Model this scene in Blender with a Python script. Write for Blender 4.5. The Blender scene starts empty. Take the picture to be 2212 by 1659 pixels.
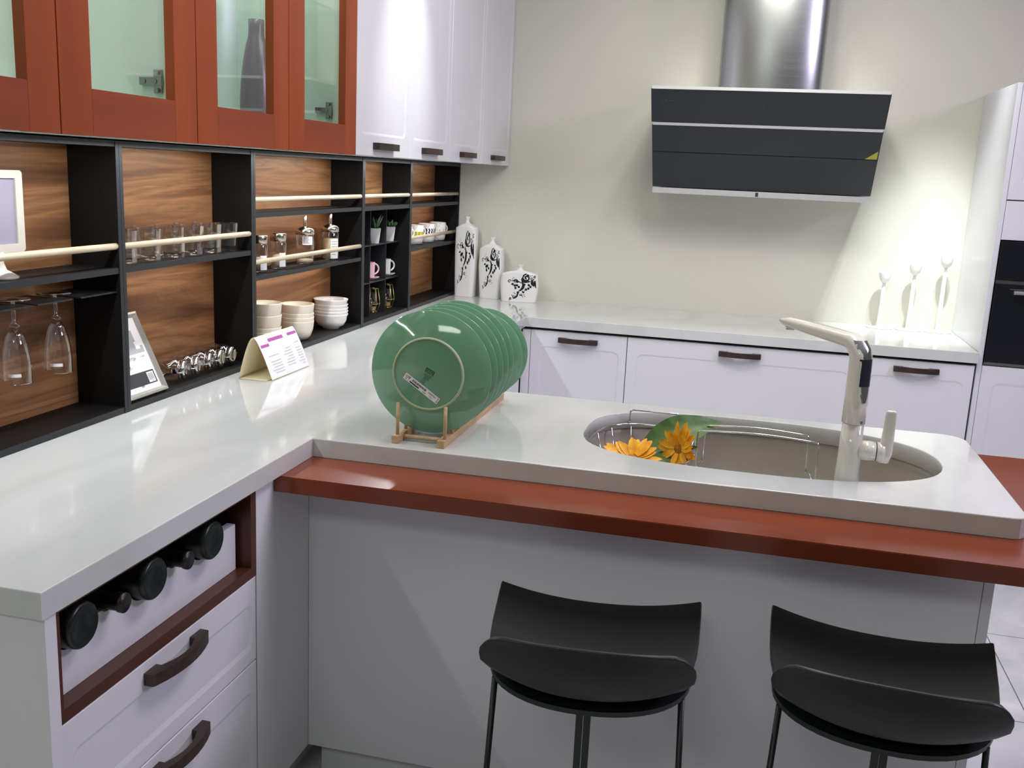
import bpy, bmesh, math, random
from mathutils import Vector, Matrix, Euler
PI = math.pi
sc = bpy.context.scene
COL = sc.collection
H = 0.875                      # worktop height
random.seed(4)

# ------------------------------------------------------------ camera, world, lights, exposure
cd = bpy.data.cameras.new('camera'); cam = bpy.data.objects.new('camera', cd); COL.objects.link(cam)
cam.location = (1.7256, -0.4028, 0.6030 + H)
cam.rotation_euler = (1.3596, -0.0454, 0.2414)
cd.sensor_width = 36; cd.lens = 2130.68 / 2212 * 36; cd.clip_start = 0.02
sc.camera = cam
sc.view_settings.view_transform = 'Standard'; sc.view_settings.look = 'None'
sc.view_settings.gamma = 1; sc.view_settings.use_curve_mapping = False
sc.view_settings.exposure = 0.0
sc.cycles.use_denoising = True
sc.cycles.max_bounces = 8; sc.cycles.transparent_max_bounces = 24; sc.cycles.sample_clamp_indirect = 4
w = bpy.data.worlds.new('world'); sc.world = w; w.use_nodes = True
bg = w.node_tree.nodes['Background']; bg.inputs[0].default_value = (0.93, 0.98, 0.92, 1); bg.inputs[1].default_value = 0.09

def area(name, loc, target, size, power, col=(1, 1, 1), sy=None, spread=180):
    l = bpy.data.lights.new(name, 'AREA'); l.energy = power; l.color = col; l.size = size; l.spread = math.radians(spread)
    if sy: l.shape = 'RECTANGLE'; l.size_y = sy
    o = bpy.data.objects.new(name, l); COL.objects.link(o); o.location = loc
    d = Vector(target) - Vector(loc); o.rotation_euler = d.to_track_quat('-Z', 'Y').to_euler(); return o
def spot(name, loc, target, power, deg, blend=0.6, rad=0.03, col=(1, 1, 1)):
    l = bpy.data.lights.new(name, 'SPOT'); l.energy = power; l.color = col; l.spot_size = math.radians(deg); l.spot_blend = blend; l.shadow_soft_size = rad
    o = bpy.data.objects.new(name, l); COL.objects.link(o); o.location = loc
    d = Vector(target) - Vector(loc); o.rotation_euler = d.to_track_quat('-Z', 'Y').to_euler(); return o

area('ceiling_lamp_aisle', (2.05, 1.95, 2.72), (2.0, 1.95, 0), 1.2, 21, (1.0, 0.98, 0.95), 0.5)
area('ceiling_lamp_shop', (1.2, -1.6, 2.72), (1.2, -1.4, 0), 1.2, 19, (0.93, 1.0, 0.92), 0.6)
area('ceiling_lamp_lilac', (4.3, 2.0, 2.6), (0.8, 1.2, 0.6), 0.9, 40, (0.78, 0.70, 1.0), 0.5)
spot('spot_chimney', (1.70, 3.60, 2.68), (1.74, 4.2, 1.2), 34, 72, 1.0, 0.05, (1, 0.99, 0.95))
spot('spot_corner', (2.44, 3.52, 2.68), (2.47, 4.22, 0.95), 150, 30, 1.0, 0.02, (0.93, 1, 1.0))
spot('spot_corner_second', (2.52, 3.60, 2.68), (2.44, 4.24, 1.0), 90, 34, 1.0, 0.02, (0.93, 1, 1.0))
spot('spot_doors', (1.10, 2.86, 2.74), (0.55, 2.86, 1.80), 66, 34, 1.0, 0.03, (0.95, 0.97, 1.0))
spot('spot_wall', (1.55, 2.5, 2.7), (1.75, 4.3, 1.2), 34, 85, 1.0, 0.15, (1, 0.985, 0.93))
spot('spot_red_doors', (1.5, 1.0, 2.7), (0.52, 1.45, 1.95), 24, 46, 1.0, 0.08, (1, 0.93, 0.8))
area('wall_fill', (1.5, 2.75, 2.74), (1.5, 3.1, 0), 1.8, 10, (1, 0.98, 0.95), 0.5)  # added soft fill, evens out the hood's shadow on the back wall

# ------------------------------------------------------------ materials
def mat(name, col, rough=0.5, metal=0.0, coat=0.0, spec=0.5, emit=None, estr=1.0):
    m = bpy.data.materials.new(name); m.use_nodes = True
    b = m.node_tree.nodes['Principled BSDF']
    b.inputs['Base Color'].default_value = (*col, 1); b.inputs['Roughness'].default_value = rough
    b.inputs['Metallic'].default_value = metal; b.inputs['Coat Weight'].default_value = coat
    b.inputs['Coat Roughness'].default_value = 0.05
    b.inputs['Specular IOR Level'].default_value = spec
    if emit: b.inputs['Emission Color'].default_value = (*emit, 1); b.inputs['Emission Strength'].default_value = estr
    return m
def noisy(m, c1, c2, scale=(1, 1, 1), nscale=5, detail=4, lo=0.35, hi=0.65, distort=0.0, bump=0.0, coord='Object'):
    nt = m.node_tree; n = nt.nodes; L = nt.links; b = n['Principled BSDF']
    tc = n.new('ShaderNodeTexCoord'); mp = n.new('ShaderNodeMapping'); mp.inputs['Scale'].default_value = scale
    nz = n.new('ShaderNodeTexNoise'); nz.inputs['Scale'].default_value = nscale; nz.inputs['Detail'].default_value = detail; nz.inputs['Distortion'].default_value = distort
    cr = n.new('ShaderNodeValToRGB'); cr.color_ramp.elements[0].position = lo; cr.color_ramp.elements[1].position = hi
    cr.color_ramp.elements[0].color = (*c1, 1); cr.color_ramp.elements[1].color = (*c2, 1)
    L.new(tc.outputs[coord], mp.inputs[0]); L.new(mp.outputs[0], nz.inputs[0]); L.new(nz.outputs[0], cr.inputs[0]); L.new(cr.outputs[0], b.inputs['Base Color'])
    if bump:
        bp = n.new('ShaderNodeBump'); bp.inputs['Strength'].default_value = bump; bp.inputs['Distance'].default_value = 0.002
        L.new(nz.outputs[0], bp.inputs['Height']); L.new(bp.outputs[0], b.inputs['Normal'])
    return m
def srgb(r, g, b): return tuple(((v / 255) / 12.92 if v <= 10 else ((v / 255 + 0.055) / 1.055) ** 2.4) for v in (r, g, b))

M = {}
M['wall'] = noisy(mat('wall_paint', (0, 0, 0), 0.85), srgb(209, 207, 194), srgb(213, 211, 199), nscale=300, detail=1)
M['ceiling'] = mat('ceiling_paint', srgb(225, 225, 220), 0.9)
M['white'] = noisy(mat('white_lacquer', (0, 0, 0), 0.28, spec=0.45), srgb(222, 221, 226), srgb(226, 225, 230), nscale=2, detail=1)
M['carcass'] = noisy(mat('pale_green_white_board', (0, 0, 0), 0.5), srgb(208, 222, 213), srgb(212, 226, 217), nscale=3, detail=1)
M['red'] = noisy(mat('red_brown_stained_wood', (0, 0, 0), 0.38, spec=0.35), srgb(144, 62, 24), srgb(160, 74, 28), scale=(1, 1, 0.12), nscale=9, detail=5, distort=0.6)
M['redh'] = noisy(mat('red_brown_stained_wood_rail', (0, 0, 0), 0.38, spec=0.35), srgb(136, 60, 34), srgb(150, 68, 36), scale=(1, 0.12, 1), nscale=9, detail=5, distort=0.6)
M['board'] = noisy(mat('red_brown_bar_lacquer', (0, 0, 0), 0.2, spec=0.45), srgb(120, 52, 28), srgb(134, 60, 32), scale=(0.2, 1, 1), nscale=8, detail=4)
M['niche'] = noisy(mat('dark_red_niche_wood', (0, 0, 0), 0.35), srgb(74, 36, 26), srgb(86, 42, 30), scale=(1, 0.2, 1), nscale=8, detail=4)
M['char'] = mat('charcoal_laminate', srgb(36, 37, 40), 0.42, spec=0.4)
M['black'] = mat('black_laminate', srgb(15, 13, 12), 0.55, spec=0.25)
M['handle'] = noisy(mat('dark_brown_metal', (0, 0, 0), 0.42, metal=0.35), srgb(58, 44, 42), srgb(74, 56, 50), nscale=60, detail=3)
M['stoolm'] = noisy(mat('black_moulded_seat', (0, 0, 0), 0.42, spec=0.4), srgb(34, 35, 35), srgb(38, 39, 39), nscale=200, detail=2)
M['stoolf'] = mat('black_powder_coated_steel', srgb(26, 32, 32), 0.4, spec=0.4)
M['chrome'] = mat('chrome', (0.70, 0.70, 0.71), 0.08, metal=1)
M['capm'] = mat('satin_champagne_steel', (0.72, 0.66, 0.56), 0.22, metal=1)
M['brass'] = mat('gold_wire', (0.86, 0.66, 0.28), 0.3, metal=1)
M['ovenglass'] = mat('oven_black_glass', srgb(24, 26, 32), 0.05, spec=0.5)
M['faucet'] = mat('faucet_enamel', srgb(232, 228, 218), 0.15, coat=0.6)
M['fdark'] = mat('faucet_dark_inlay', srgb(44, 42, 54), 0.12, coat=0.5)
M['sink'] = noisy(mat('sink_composite', (0, 0, 0), 0.45), srgb(160, 152, 140), srgb(166, 158, 146), nscale=400, detail=1)
M['ceram'] = mat('white_glazed_ceramic', srgb(232, 230, 226), 0.1, coat=0.5)
M['ink'] = mat('black_ornament_glaze', srgb(28, 30, 34), 0.2)
M['bowlc'] = mat('cream_bowl_glaze', srgb(238, 228, 208), 0.3, coat=0.2)
M['bowlw'] = mat('white_bowl_glaze', srgb(240, 236, 230), 0.12, coat=0.5)
M['plate'] = mat('celadon_glaze', srgb(112, 160, 126), 0.08, coat=0.6)
M['platefoot'] = mat('unglazed_foot', srgb(176, 186, 150), 0.5)
M['wood'] = noisy(mat('pale_pine', (0, 0, 0), 0.5), srgb(196, 172, 134), srgb(216, 196, 160), scale=(1, 0.08, 1), nscale=90, detail=4)
M['woodr'] = noisy(mat('rail_beech', (0, 0, 0), 0.45), srgb(180, 162, 134), srgb(202, 186, 158), scale=(1, 0.08, 1), nscale=110, detail=4)
M['rackw'] = noisy(mat('rack_beech', (0, 0, 0), 0.5), srgb(184, 150, 108), srgb(200, 168, 126), scale=(1, 0.2, 1), nscale=80, detail=4)
M['plastic'] = mat('white_plastic', srgb(198, 190, 178), 0.3)
M['screen'] = mat('grey_lilac_screen', srgb(150, 143, 158), 0.4)
M['silver'] = mat('silver_frame_foil', srgb(186, 182, 176), 0.35, metal=0.6)
M['paper'] = mat('white_paper', srgb(240, 238, 236), 0.7)
M['paperin'] = mat('cream_card_inside', srgb(226, 212, 178), 0.8)
M['print'] = mat('dark_print', srgb(56, 54, 58), 0.7)
M['printl'] = mat('grey_print', srgb(170, 172, 172), 0.7)
M['magenta'] = mat('magenta_print', srgb(176, 84, 160), 0.6)
M['steel'] = None
M['pink'] = mat('pink_glaze', srgb(226, 184, 188), 0.25, coat=0.3)
M['greyc'] = mat('grey_white_glaze', srgb(214, 210, 206), 0.25, coat=0.3)
M['yellow'] = mat('mustard_print', srgb(196, 172, 20), 0.3)
M['navy'] = mat('navy_print', srgb(34, 22, 52), 0.3)
M['leaf'] = noisy(mat('leaf_green', (0, 0, 0), 0.45), srgb(52, 84, 30), srgb(78, 114, 42), nscale=40, detail=3)
M['succ'] = noisy(mat('succulent_green', (0, 0, 0), 0.5), srgb(74, 104, 74), srgb(112, 142, 104), nscale=60, detail=2)
M['petal'] = noisy(mat('sunflower_petal', (0, 0, 0), 0.5), srgb(238, 156, 8), srgb(254, 192, 24), nscale=50, detail=2)
M['disc'] = noisy(mat('sunflower_disc', (0, 0, 0), 0.8), srgb(150, 84, 16), srgb(196, 120, 22), nscale=250, detail=2)
M['soil'] = mat('dark_soil', srgb(60, 46, 36), 0.9)
M['bottle'] = mat('black_bottle_glass', srgb(20, 28, 27), 0.3)
M['capsule'] = mat('bottle_capsule', srgb(30, 22, 26), 0.35)
M['candle'] = mat('cream_wax', srgb(232, 206, 140), 0.5)
M['sand'] = mat('contents', srgb(214, 194, 160), 0.6)
M['sticker'] = mat('yellow_sticker', srgb(176, 176, 60), 0.4)
M['greyvase'] = mat('grey_violet_vase_glass', srgb(122, 108, 118), 0.25)
M['hinge'] = mat('nickel_hinge', (0.34, 0.33, 0.31), 0.25, metal=1)
M['gap'] = mat('shadow_gap_board', srgb(30, 30, 32), 0.7)
M['ledprofile'] = mat('aluminium_light_profile', (0.8, 0.8, 0.8), 0.35, metal=0.6)

def mk_steel():
    m = mat('brushed_steel', (0.42, 0.43, 0.42), 0.24, metal=1)
    n = m.node_tree.nodes; L = m.node_tree.links; b = n['Principled BSDF']
    tc = n.new('ShaderNodeTexCoord'); mp = n.new('ShaderNodeMapping'); mp.inputs['Scale'].default_value = (1, 1, 260)
    nz = n.new('ShaderNodeTexNoise'); nz.inputs['Scale'].default_value = 3; nz.inputs['Detail'].default_value = 2
    mr = n.new('ShaderNodeMapRange'); mr.inputs[3].default_value = 0.2; mr.inputs[4].default_value = 0.3
    L.new(tc.outputs['Object'], mp.inputs[0]); L.new(mp.outputs[0], nz.inputs[0]); L.new(nz.outputs[0], mr.inputs[0]); L.new(mr.outputs[0], b.inputs['Roughness'])
    b.inputs['Anisotropic'].default_value = 0.6
    return m
M['steel'] = mk_steel()
M['satin'] = mat('satin_steel_trim', (0.78, 0.78, 0.77), 0.4, metal=0.75)

def mk_hoodglass():
    return mat('matt_black_hood_glass', srgb(36, 42, 47), 0.35, spec=0.45)
M['hglass'] = mk_hoodglass()

def mk_thin(name, tint, base=0.06, edge=0.7, rough=0.02, power=3.0):
    m = bpy.data.materials.new(name); m.use_nodes = True; nt = m.node_tree; n = nt.nodes; L = nt.links
    n.remove(n['Principled BSDF']); out = n['Material Output']
    tr = n.new('ShaderNodeBsdfTransparent'); tr.inputs[0].default_value = (*tint, 1)
    gl = n.new('ShaderNodeBsdfGlossy'); gl.inputs['Roughness'].default_value = rough; gl.inputs[0].default_value = (1, 1, 1, 1)
    lw = n.new('ShaderNodeLayerWeight'); lw.inputs['Blend'].default_value = 0.5
    pw = n.new('ShaderNodeMath'); pw.operation = 'POWER'; pw.inputs[1].default_value = power
    ma = n.new('ShaderNodeMath'); ma.operation = 'MULTIPLY_ADD'; ma.inputs[1].default_value = edge; ma.inputs[2].default_value = base
    mx = n.new('ShaderNodeMixShader')
    L.new(lw.outputs['Facing'], pw.inputs[0]); L.new(pw.outputs[0], ma.inputs[0]); L.new(ma.outputs[0], mx.inputs[0])
    L.new(tr.outputs[0], mx.inputs[1]); L.new(gl.outputs[0], mx.inputs[2]); L.new(mx.outputs[0], out.inputs[0])
    return m
M['pane'] = mk_thin('cabinet_glass', (0.95, 0.985, 0.965), 0.04, 0.35)
M['glass'] = mk_thin('drinking_glass', (0.95, 0.945, 0.945), 0.07, 0.85, power=1.7)

def mk_walnut():
    m = mat('walnut_back_panel', (0, 0, 0), 0.45, spec=0.3)
    nt = m.node_tree; n = nt.nodes; L = nt.links; b = n['Principled BSDF']
    tc = n.new('ShaderNodeTexCoord'); mp = n.new('ShaderNodeMapping'); mp.inputs['Scale'].default_value = (1, 0.42, 5.2)
    n1 = n.new('ShaderNodeTexNoise'); n1.inputs['Scale'].default_value = 1.9; n1.inputs['Detail'].default_value = 6; n1.inputs['Distortion'].default_value = 0.9; n1.inputs['Roughness'].default_value = 0.55
    mp2 = n.new('ShaderNodeMapping'); mp2.inputs['Scale'].default_value = (1, 2.2, 60)
    n2 = n.new('ShaderNodeTexNoise'); n2.inputs['Scale'].default_value = 3; n2.inputs['Detail'].default_value = 5; n2.inputs['Distortion'].default_value = 0.4
    cr = n.new('ShaderNodeValToRGB'); e = cr.color_ramp.elements
    e[0].position = 0.3; e[0].color = (*srgb(82, 54, 35), 1); e[1].position = 0.7; e[1].color = (*srgb(182, 136, 92), 1)
    for p, c in ((0.42, srgb(124, 84, 54)), (0.5, srgb(154, 110, 72)), (0.57, srgb(128, 88, 56))):
        k = e.new(p); k.color = (*c, 1)
    mr = n.new('ShaderNodeMapRange'); mr.inputs[1].default_value = 0.3; mr.inputs[2].default_value = 0.7; mr.inputs[3].default_value = 0.82; mr.inputs[4].default_value = 1.1
    mx = n.new('ShaderNodeVectorMath'); mx.operation = 'SCALE'
    L.new(tc.outputs['Object'], mp.inputs[0]); L.new(mp.outputs[0], n1.inputs[0]); L.new(n1.outputs[0], cr.inputs[0])
    L.new(tc.outputs['Object'], mp2.inputs[0]); L.new(mp2.outputs[0], n2.inputs[0]); L.new(n2.outputs[0], mr.inputs[0])
    L.new(cr.outputs[0], mx.inputs[0]); L.new(mr.outputs[0], mx.inputs['Scale']); L.new(mx.outputs[0], b.inputs['Base Color'])
    return m
M['walnut'] = mk_walnut()
def mk_top():
    m = mat('white_quartz_worktop', (0, 0, 0), 0.07, spec=0.55, coat=0.3)
    noisy(m, srgb(198, 200, 197), srgb(212, 213, 211), scale=(1.5, 0.5, 1), nscale=4, detail=8, lo=0.3, hi=0.6, distort=0.8)
    return m
M['top'] = mk_top()
def mk_floor():
    m = mat('grey_marble_floor_tile', (0, 0, 0), 0.18, spec=0.4)
    nt = m.node_tree; n = nt.nodes; L = nt.links; b = n['Principled BSDF']
    tc = n.new('ShaderNodeTexCoord')
    nz = n.new('ShaderNodeTexNoise'); nz.inputs['Scale'].default_value = 3; nz.inputs['Detail'].default_value = 8; nz.inputs['Distortion'].default_value = 1.0
    cr = n.new('ShaderNodeValToRGB'); cr.color_ramp.elements[0].position = 0.35; cr.color_ramp.elements[0].color = (*srgb(196, 198, 196), 1); cr.color_ramp.elements[1].position = 0.65; cr.color_ramp.elements[1].color = (*srgb(226, 226, 226), 1)
    mp = n.new('ShaderNodeMapping'); mp.inputs['Location'].default_value = (-0.226, -0.06, 0)
    br = n.new('ShaderNodeTexBrick'); br.offset = 0; br.inputs['Scale'].default_value = 1; br.inputs['Mortar Size'].default_value = 0.002
    br.inputs['Brick Width'].default_value = 0.6; br.inputs['Row Height'].default_value = 0.6; br.inputs['Mortar'].default_value = (*srgb(104, 102, 100), 1)
    L.new(tc.outputs['Object'], nz.inputs[0]); L.new(nz.outputs[0], cr.inputs[0]); L.new(tc.outputs['Object'], mp.inputs[0]); L.new(mp.outputs[0], br.inputs[0])
    L.new(cr.outputs[0], br.inputs['Color1']); L.new(cr.outputs[0], br.inputs['Color2']); L.new(br.outputs[0], b.inputs['Base Color'])
    return m
M['floor'] = mk_floor()

# ------------------------------------------------------------ mesh helpers
def nb(): return bmesh.new()
def box(bm, x0, x1, y0, y1, z0, z1, mi=0):
    v = [bm.verts.new(p) for p in ((x0, y0, z0), (x1, y0, z0), (x1, y1, z0), (x0, y1, z0), (x0, y0, z1), (x1, y0, z1), (x1, y1, z1), (x0, y1, z1))]
    for f in ((3, 2, 1, 0), (4, 5, 6, 7), (0, 1, 5, 4), (1, 2, 6, 5), (2, 3, 7, 6), (3, 0, 4, 7)):
        bm.faces.new([v[i] for i in f]).material_index = mi
    return v
def boxbm(*a, bev=0.0, seg=2):
    bm = nb(); box(bm, *a)
    if bev: bmesh.ops.bevel(bm, geom=bm.edges[:], offset=bev, segments=seg, affect='EDGES', profile=0.5)
    return bm
def basis(d):
    d = Vector(d).normalized(); u = d.orthogonal().normalized(); return u, d.cross(u)
def cyl(bm, p0, p1, r0, r1=None, n=20, mi=0, caps=True):
    r1 = r0 if r1 is None else r1; p0 = Vector(p0); p1 = Vector(p1); u, v = basis(p1 - p0)
    A = [bm.verts.new(p0 + (u * math.cos(2 * PI * i / n) + v * math.sin(2 * PI * i / n)) * r0) for i in range(n)]
    B = [bm.verts.new(p1 + (u * math.cos(2 * PI * i / n) + v * math.sin(2 * PI * i / n)) * r1) for i in range(n)]
    for i in range(n):
        f = bm.faces.new((A[i], A[(i + 1) % n], B[(i + 1) % n], B[i])); f.material_index = mi; f.smooth = True
    if caps:
        bm.faces.new(A[::-1]).material_index = mi; bm.faces.new(B).material_index = mi
def tube(bm, pts, r, n=8, closed=False, mi=0):
    pts = [Vector(p) for p in pts]; N = len(pts); rings = []
    t0 = None; u = None
    for i in range(N):
        a = pts[(i - 1) % N] if (closed or i > 0) else pts[i]; b = pts[(i + 1) % N] if (closed or i < N - 1) else pts[i]
        t = (b - a).normalized()
        if u is None: u = t.orthogonal().normalized()
        else:
            u = (u - t * u.dot(t))
            u = u.normalized() if u.length > 1e-6 else t.orthogonal().normalized()
        v = t.cross(u); rr = r[i] if isinstance(r, (list, tuple)) else r
        rings.append([bm.verts.new(pts[i] + (u * math.cos(2 * PI * k / n) + v * math.sin(2 * PI * k / n)) * rr) for k in range(n)])
    for i in range(N if closed else N - 1):
        A, B = rings[i], rings[(i + 1) % N]
        for k in range(n):
            f = bm.faces.new((A[k], A[(k + 1) % n], B[(k + 1) % n], B[k])); f.smooth = True; f.material_index = mi
    if not closed:
        bm.faces.new(rings[0][::-1]).material_index = mi; bm.faces.new(rings[-1]).material_index = mi
def lathe(bm, prof, n=32, c=(0, 0, 0), mi=0, mat4=None, smooth=True, ring_r=None):
    c = Vector(c); rings = []
    for j, (r, z) in enumerate(prof):
        if r < 1e-6: rings.append([bm.verts.new(c + Vector((0, 0, z)))])
        else: rings.append([bm.verts.new(c + Vector((r * math.cos(2 * PI * i / n), r * math.sin(2 * PI * i / n), z))) for i in range(n)])
    for A, B in zip(rings, rings[1:]):
        for i in range(n):
            if len(A) == 1 and len(B) == 1: continue
            if len(A) == 1: vs = (A[0], B[(i + 1) % n], B[i])
            elif len(B) == 1: vs = (A[i], A[(i + 1) % n], B[0])
            else: vs = (A[i], A[(i + 1) % n], B[(i + 1) % n], B[i])
            f = bm.faces.new(vs); f.smooth = smooth; f.material_index = mi
    if mat4 is not None: bmesh.ops.transform(bm, matrix=mat4, verts=[v for r in rings for v in r])
def prism(bm, poly, ext, mi=0):
    """poly: list of 3-d points, extruded by vector ext"""
    a = [bm.verts.new(Vector(p)) for p in poly]; b = [bm.verts.new(Vector(p) + Vector(ext)) for p in poly]; n = len(a)
    bm.faces.new(a[::-1]).material_index = mi; bm.faces.new(b).material_index = mi
    for i in range(n): bm.faces.new((a[i], a[(i + 1) % n], b[(i + 1) % n], b[i])).material_index = mi
def rrect(x0, x1, y0, y1, r, n=6):
    out = []
    for cx, cy, a0 in ((x1 - r, y0 + r, -PI / 2), (x1 - r, y1 - r, 0), (x0 + r, y1 - r, PI / 2), (x0 + r, y0 + r, PI)):
        for k in range(n + 1): a = a0 + PI / 2 * k / n; out.append((cx + r * math.cos(a), cy + r * math.sin(a)))
    return out
def quad(bm, pts, mi=0):
    f = bm.faces.new([bm.verts.new(Vector(p)) for p in pts]); f.material_index = mi; return f
def finish(bm, name, mats, fixn=True):
    if fixn: bmesh.ops.recalc_face_normals(bm, faces=bm.faces[:])
    me = bpy.data.meshes.new(name); bm.to_mesh(me); bm.free()
    for m in (mats if isinstance(mats, (list, tuple)) else [mats]): me.materials.append(M[m] if isinstance(m, str) else m)
    return me
def lit_front(bm):  # light on the board fronts put into the colour, tops stay black
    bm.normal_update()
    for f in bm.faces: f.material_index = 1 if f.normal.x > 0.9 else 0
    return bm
def part(name, bm, mats, parent, local=False, label=None, fixn=True, kind=None):
    """child mesh. bm in world coordinates unless local=True (coordinates of the parent)"""
    o = bpy.data.objects.new(name, finish(bm, name, mats, fixn)); COL.objects.link(o); o.parent = parent
    if not local and parent.parent is None and parent.type == 'EMPTY': o.location = -Vector(parent.location)
    if label: o['label'] = label
    if kind: o['kind'] = kind
    return o
def thing(name, label, cat, loc=(0, 0, 0), rz=0, group=None):
    o = bpy.data.objects.new(name, None); COL.objects.link(o); o.empty_display_size = 0.05
    o.location = loc; o.rotation_euler = (0, 0, rz); o['label'] = label; o['category'] = cat
    if group: o['group'] = group
    return o
def single(name, bm, mats, label, cat, group=None, loc=(0, 0, 0), fixn=True):
    o = bpy.data.objects.new(name, finish(bm, name, mats, fixn)); COL.objects.link(o); o['label'] = label; o['category'] = cat; o.location = loc
    if group: o['group'] = group
    return o
def struct(name, bm, mats):
    o = bpy.data.objects.new(name, finish(bm, name, mats)); COL.objects.link(o); o['kind'] = 'structure'; return o
def dup(root, loc, rz=None, label=None, rot=None):
    r = root.copy(); COL.objects.link(r); r.location = loc
    if rz is not None: r.rotation_euler = (0, 0, rz)
    if rot is not None: r.rotation_euler = rot
    if label: r['label'] = label
    for ch in list(root.children):
        c = ch.copy(); COL.objects.link(c); c.parent = r
        for g in list(ch.children):
            d = g.copy(); COL.objects.link(d); d.parent = c
    return r
def textbm(bm, s, size, mx, mi=0, ext=0.0):
    cu = bpy.data.curves.new('txt', 'FONT'); cu.body = s; cu.size = size; cu.align_x = 'CENTER'; cu.align_y = 'CENTER'; cu.resolution_u = 3
    o = bpy.data.objects.new('txt', cu); COL.objects.link(o); bpy.context.view_layer.update()
    me = bpy.data.meshes.new_from_object(o.evaluated_get(bpy.context.evaluated_depsgraph_get()))
    tmp = nb(); tmp.from_mesh(me); bmesh.ops.transform(tmp, matrix=mx, verts=tmp.verts[:])
    mp = {}
    for v in tmp.verts: mp[v] = bm.verts.new(v.co)
    for f in tmp.faces:
        try: bm.faces.new([mp[v] for v in f.verts]).material_index = mi
        except ValueError: pass
    tmp.free(); bpy.data.meshes.remove(me); bpy.data.objects.remove(o); bpy.data.curves.remove(cu)
def frame_mx(o, ux, uy):
    ux = Vector(ux).normalized(); uy = Vector(uy).normalized(); uz = ux.cross(uy)
    return Matrix(((ux.x, uy.x, uz.x, o[0]), (ux.y, uy.y, uz.y, o[1]), (ux.z, uy.z, uz.z, o[2]), (0, 0, 0, 1)))

# a routed slab door: flat frame, sloping rebate, sunk centre with round corners. plane (a,b), facing +n
def routed(org, ax, bx, nx, W, Hh, T, ml, mr, mb, mt, r=0.03, dep=0.004, slope=0.008):
    bm = nb(); org = Vector(org); ax = Vector(ax); bx = Vector(bx); nx = Vector(nx)
    P = lambda a, b, c: org + ax * a + bx * b + nx * c
    inner = rrect(ml, W - mr, mb, Hh - mt, r, 6); s = slope
    inner2 = rrect(ml + s, W - mr - s, mb + s, Hh - mt - s, max(r - s, 0.004), 6)
    e = 0.0015
    corner = [(W - e, e), (W - e, Hh - e), (e, Hh - e), (e, e)]
    oc = [bm.verts.new(P(a, b, 0)) for a, b in corner]
    ob = [bm.verts.new(P(a, b, -e)) for a, b in ((W, 0), (W, Hh), (0, Hh), (0, 0))]
    obk = [bm.verts.new(P(a, b, -T)) for a, b in ((W, 0), (W, Hh), (0, Hh), (0, 0))]
    i1 = [bm.verts.new(P(a, b, 0)) for a, b in inner]; i2 = [bm.verts.new(P(a, b, -dep)) for a, b in inner2]
    n = len(i1)
    for k in range(n):
        q = k // 7; q2 = ((k + 1) % n) // 7
        if q == q2: bm.faces.new((i1[k], oc[q], i1[(k + 1) % n]))
        else: bm.faces.new((i1[k], oc[q], oc[q2], i1[(k + 1) % n]))
        f = bm.faces.new((i1[k], i1[(k + 1) % n], i2[(k + 1) % n], i2[k])); f.smooth = True
    bm.faces.new(i2)
    for k in range(4):
        bm.faces.new((oc[k], ob[k], ob[(k + 1) % 4], oc[(k + 1) % 4])); bm.faces.new((ob[k], obk[k], obk[(k + 1) % 4], ob[(k + 1) % 4]))
    bm.faces.new(obk)
    return bm
# bow handle, length L along a, height hb along b, standing out along n
def bow(org, ax, bx, nx, L=0.18, hb=0.022, out=0.032):
    bm = nb(); org = Vector(org); ax = Vector(ax); bx = Vector(bx); nx = Vector(nx)
    h = L / 2; prof = [(-h, 0), (-h, 0.017)]
    for k in range(9): t = -1 + 2 * k / 8; prof.append((h * 0.94 * t, 0.02 + (out - 0.02) * (1 - t * t)))
    prof += [(h, 0.017), (h, 0), (h - 0.036, 0), (h - 0.036, 0.011)]
    for k in range(7): t = 1 - 2 * k / 6; prof.append(((h - 0.042) * t, 0.013 + 0.010 * (1 - t * t)))
    prof += [(-h + 0.036, 0.011), (-h + 0.036, 0)]
    prism(bm, [org + ax * a + nx * c - bx * hb / 2 for a, c in prof], bx * hb)
    return bm

# ------------------------------------------------------------ room
bm = nb(); box(bm, -0.6, 6.5, -4.0, 4.45, -0.1, 0.0); struct('floor', bm, 'floor')
bm = nb(); box(bm, 0.0, 6.5, 4.304, 4.45, 0.0, 2.9); struct('wall_back', bm, 'wall')
bm = nb(); box(bm, 0.0, 0.16, -1.2, 4.304, 0.0, 2.9); struct('wall_left', bm, 'wall')
bm = nb(); box(bm, 0.0, 6.5, -4.0, 4.45, 2.9, 3.0); struct('ceiling', bm, 'ceiling')

# ------------------------------------------------------------ worktop
XW, YP, YPF, YB, XR, YW = 0.8062, 1.5745, 2.235, 3.7018, 2.618, 4.304
def sink_outline(off=0.0, n=72):
    out = []
    for i in range(n):
        t = 2 * PI * i / n; c, s = math.cos(t), math.sin(t); e = 2 / (2.9 if c < 0 else 2.3)
        out.append((1.777 + (0.408 + off) * math.copysign(abs(c) ** e, c), 1.936 + (0.249 + off) * math.copysign(abs(s) ** e, s)))
    return out
bm = nb()
outer = [(0.16, 0.6928), (XW, 0.6928), (XW, YP), (2.2886 - 0.03, YP)]
outer += [(2.2886 - 0.03 + 0.03 * math.sin(a), YP + 0.03 - 0.03 * math.cos(a)) for a in (0.5, 1.05, PI / 2)]
outer += [(2.2886 - 0.06 + 0.06 * math.cos(a), YPF - 0.06 + 0.06 * math.sin(a)) for a in [PI / 2 * k / 8 for k in range(9)]]
outer += [(XW, YPF), (XW, YB), (XR - 0.001, YB), (XR - 0.001, YW), (0.16, YW)]
loops = []
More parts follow.
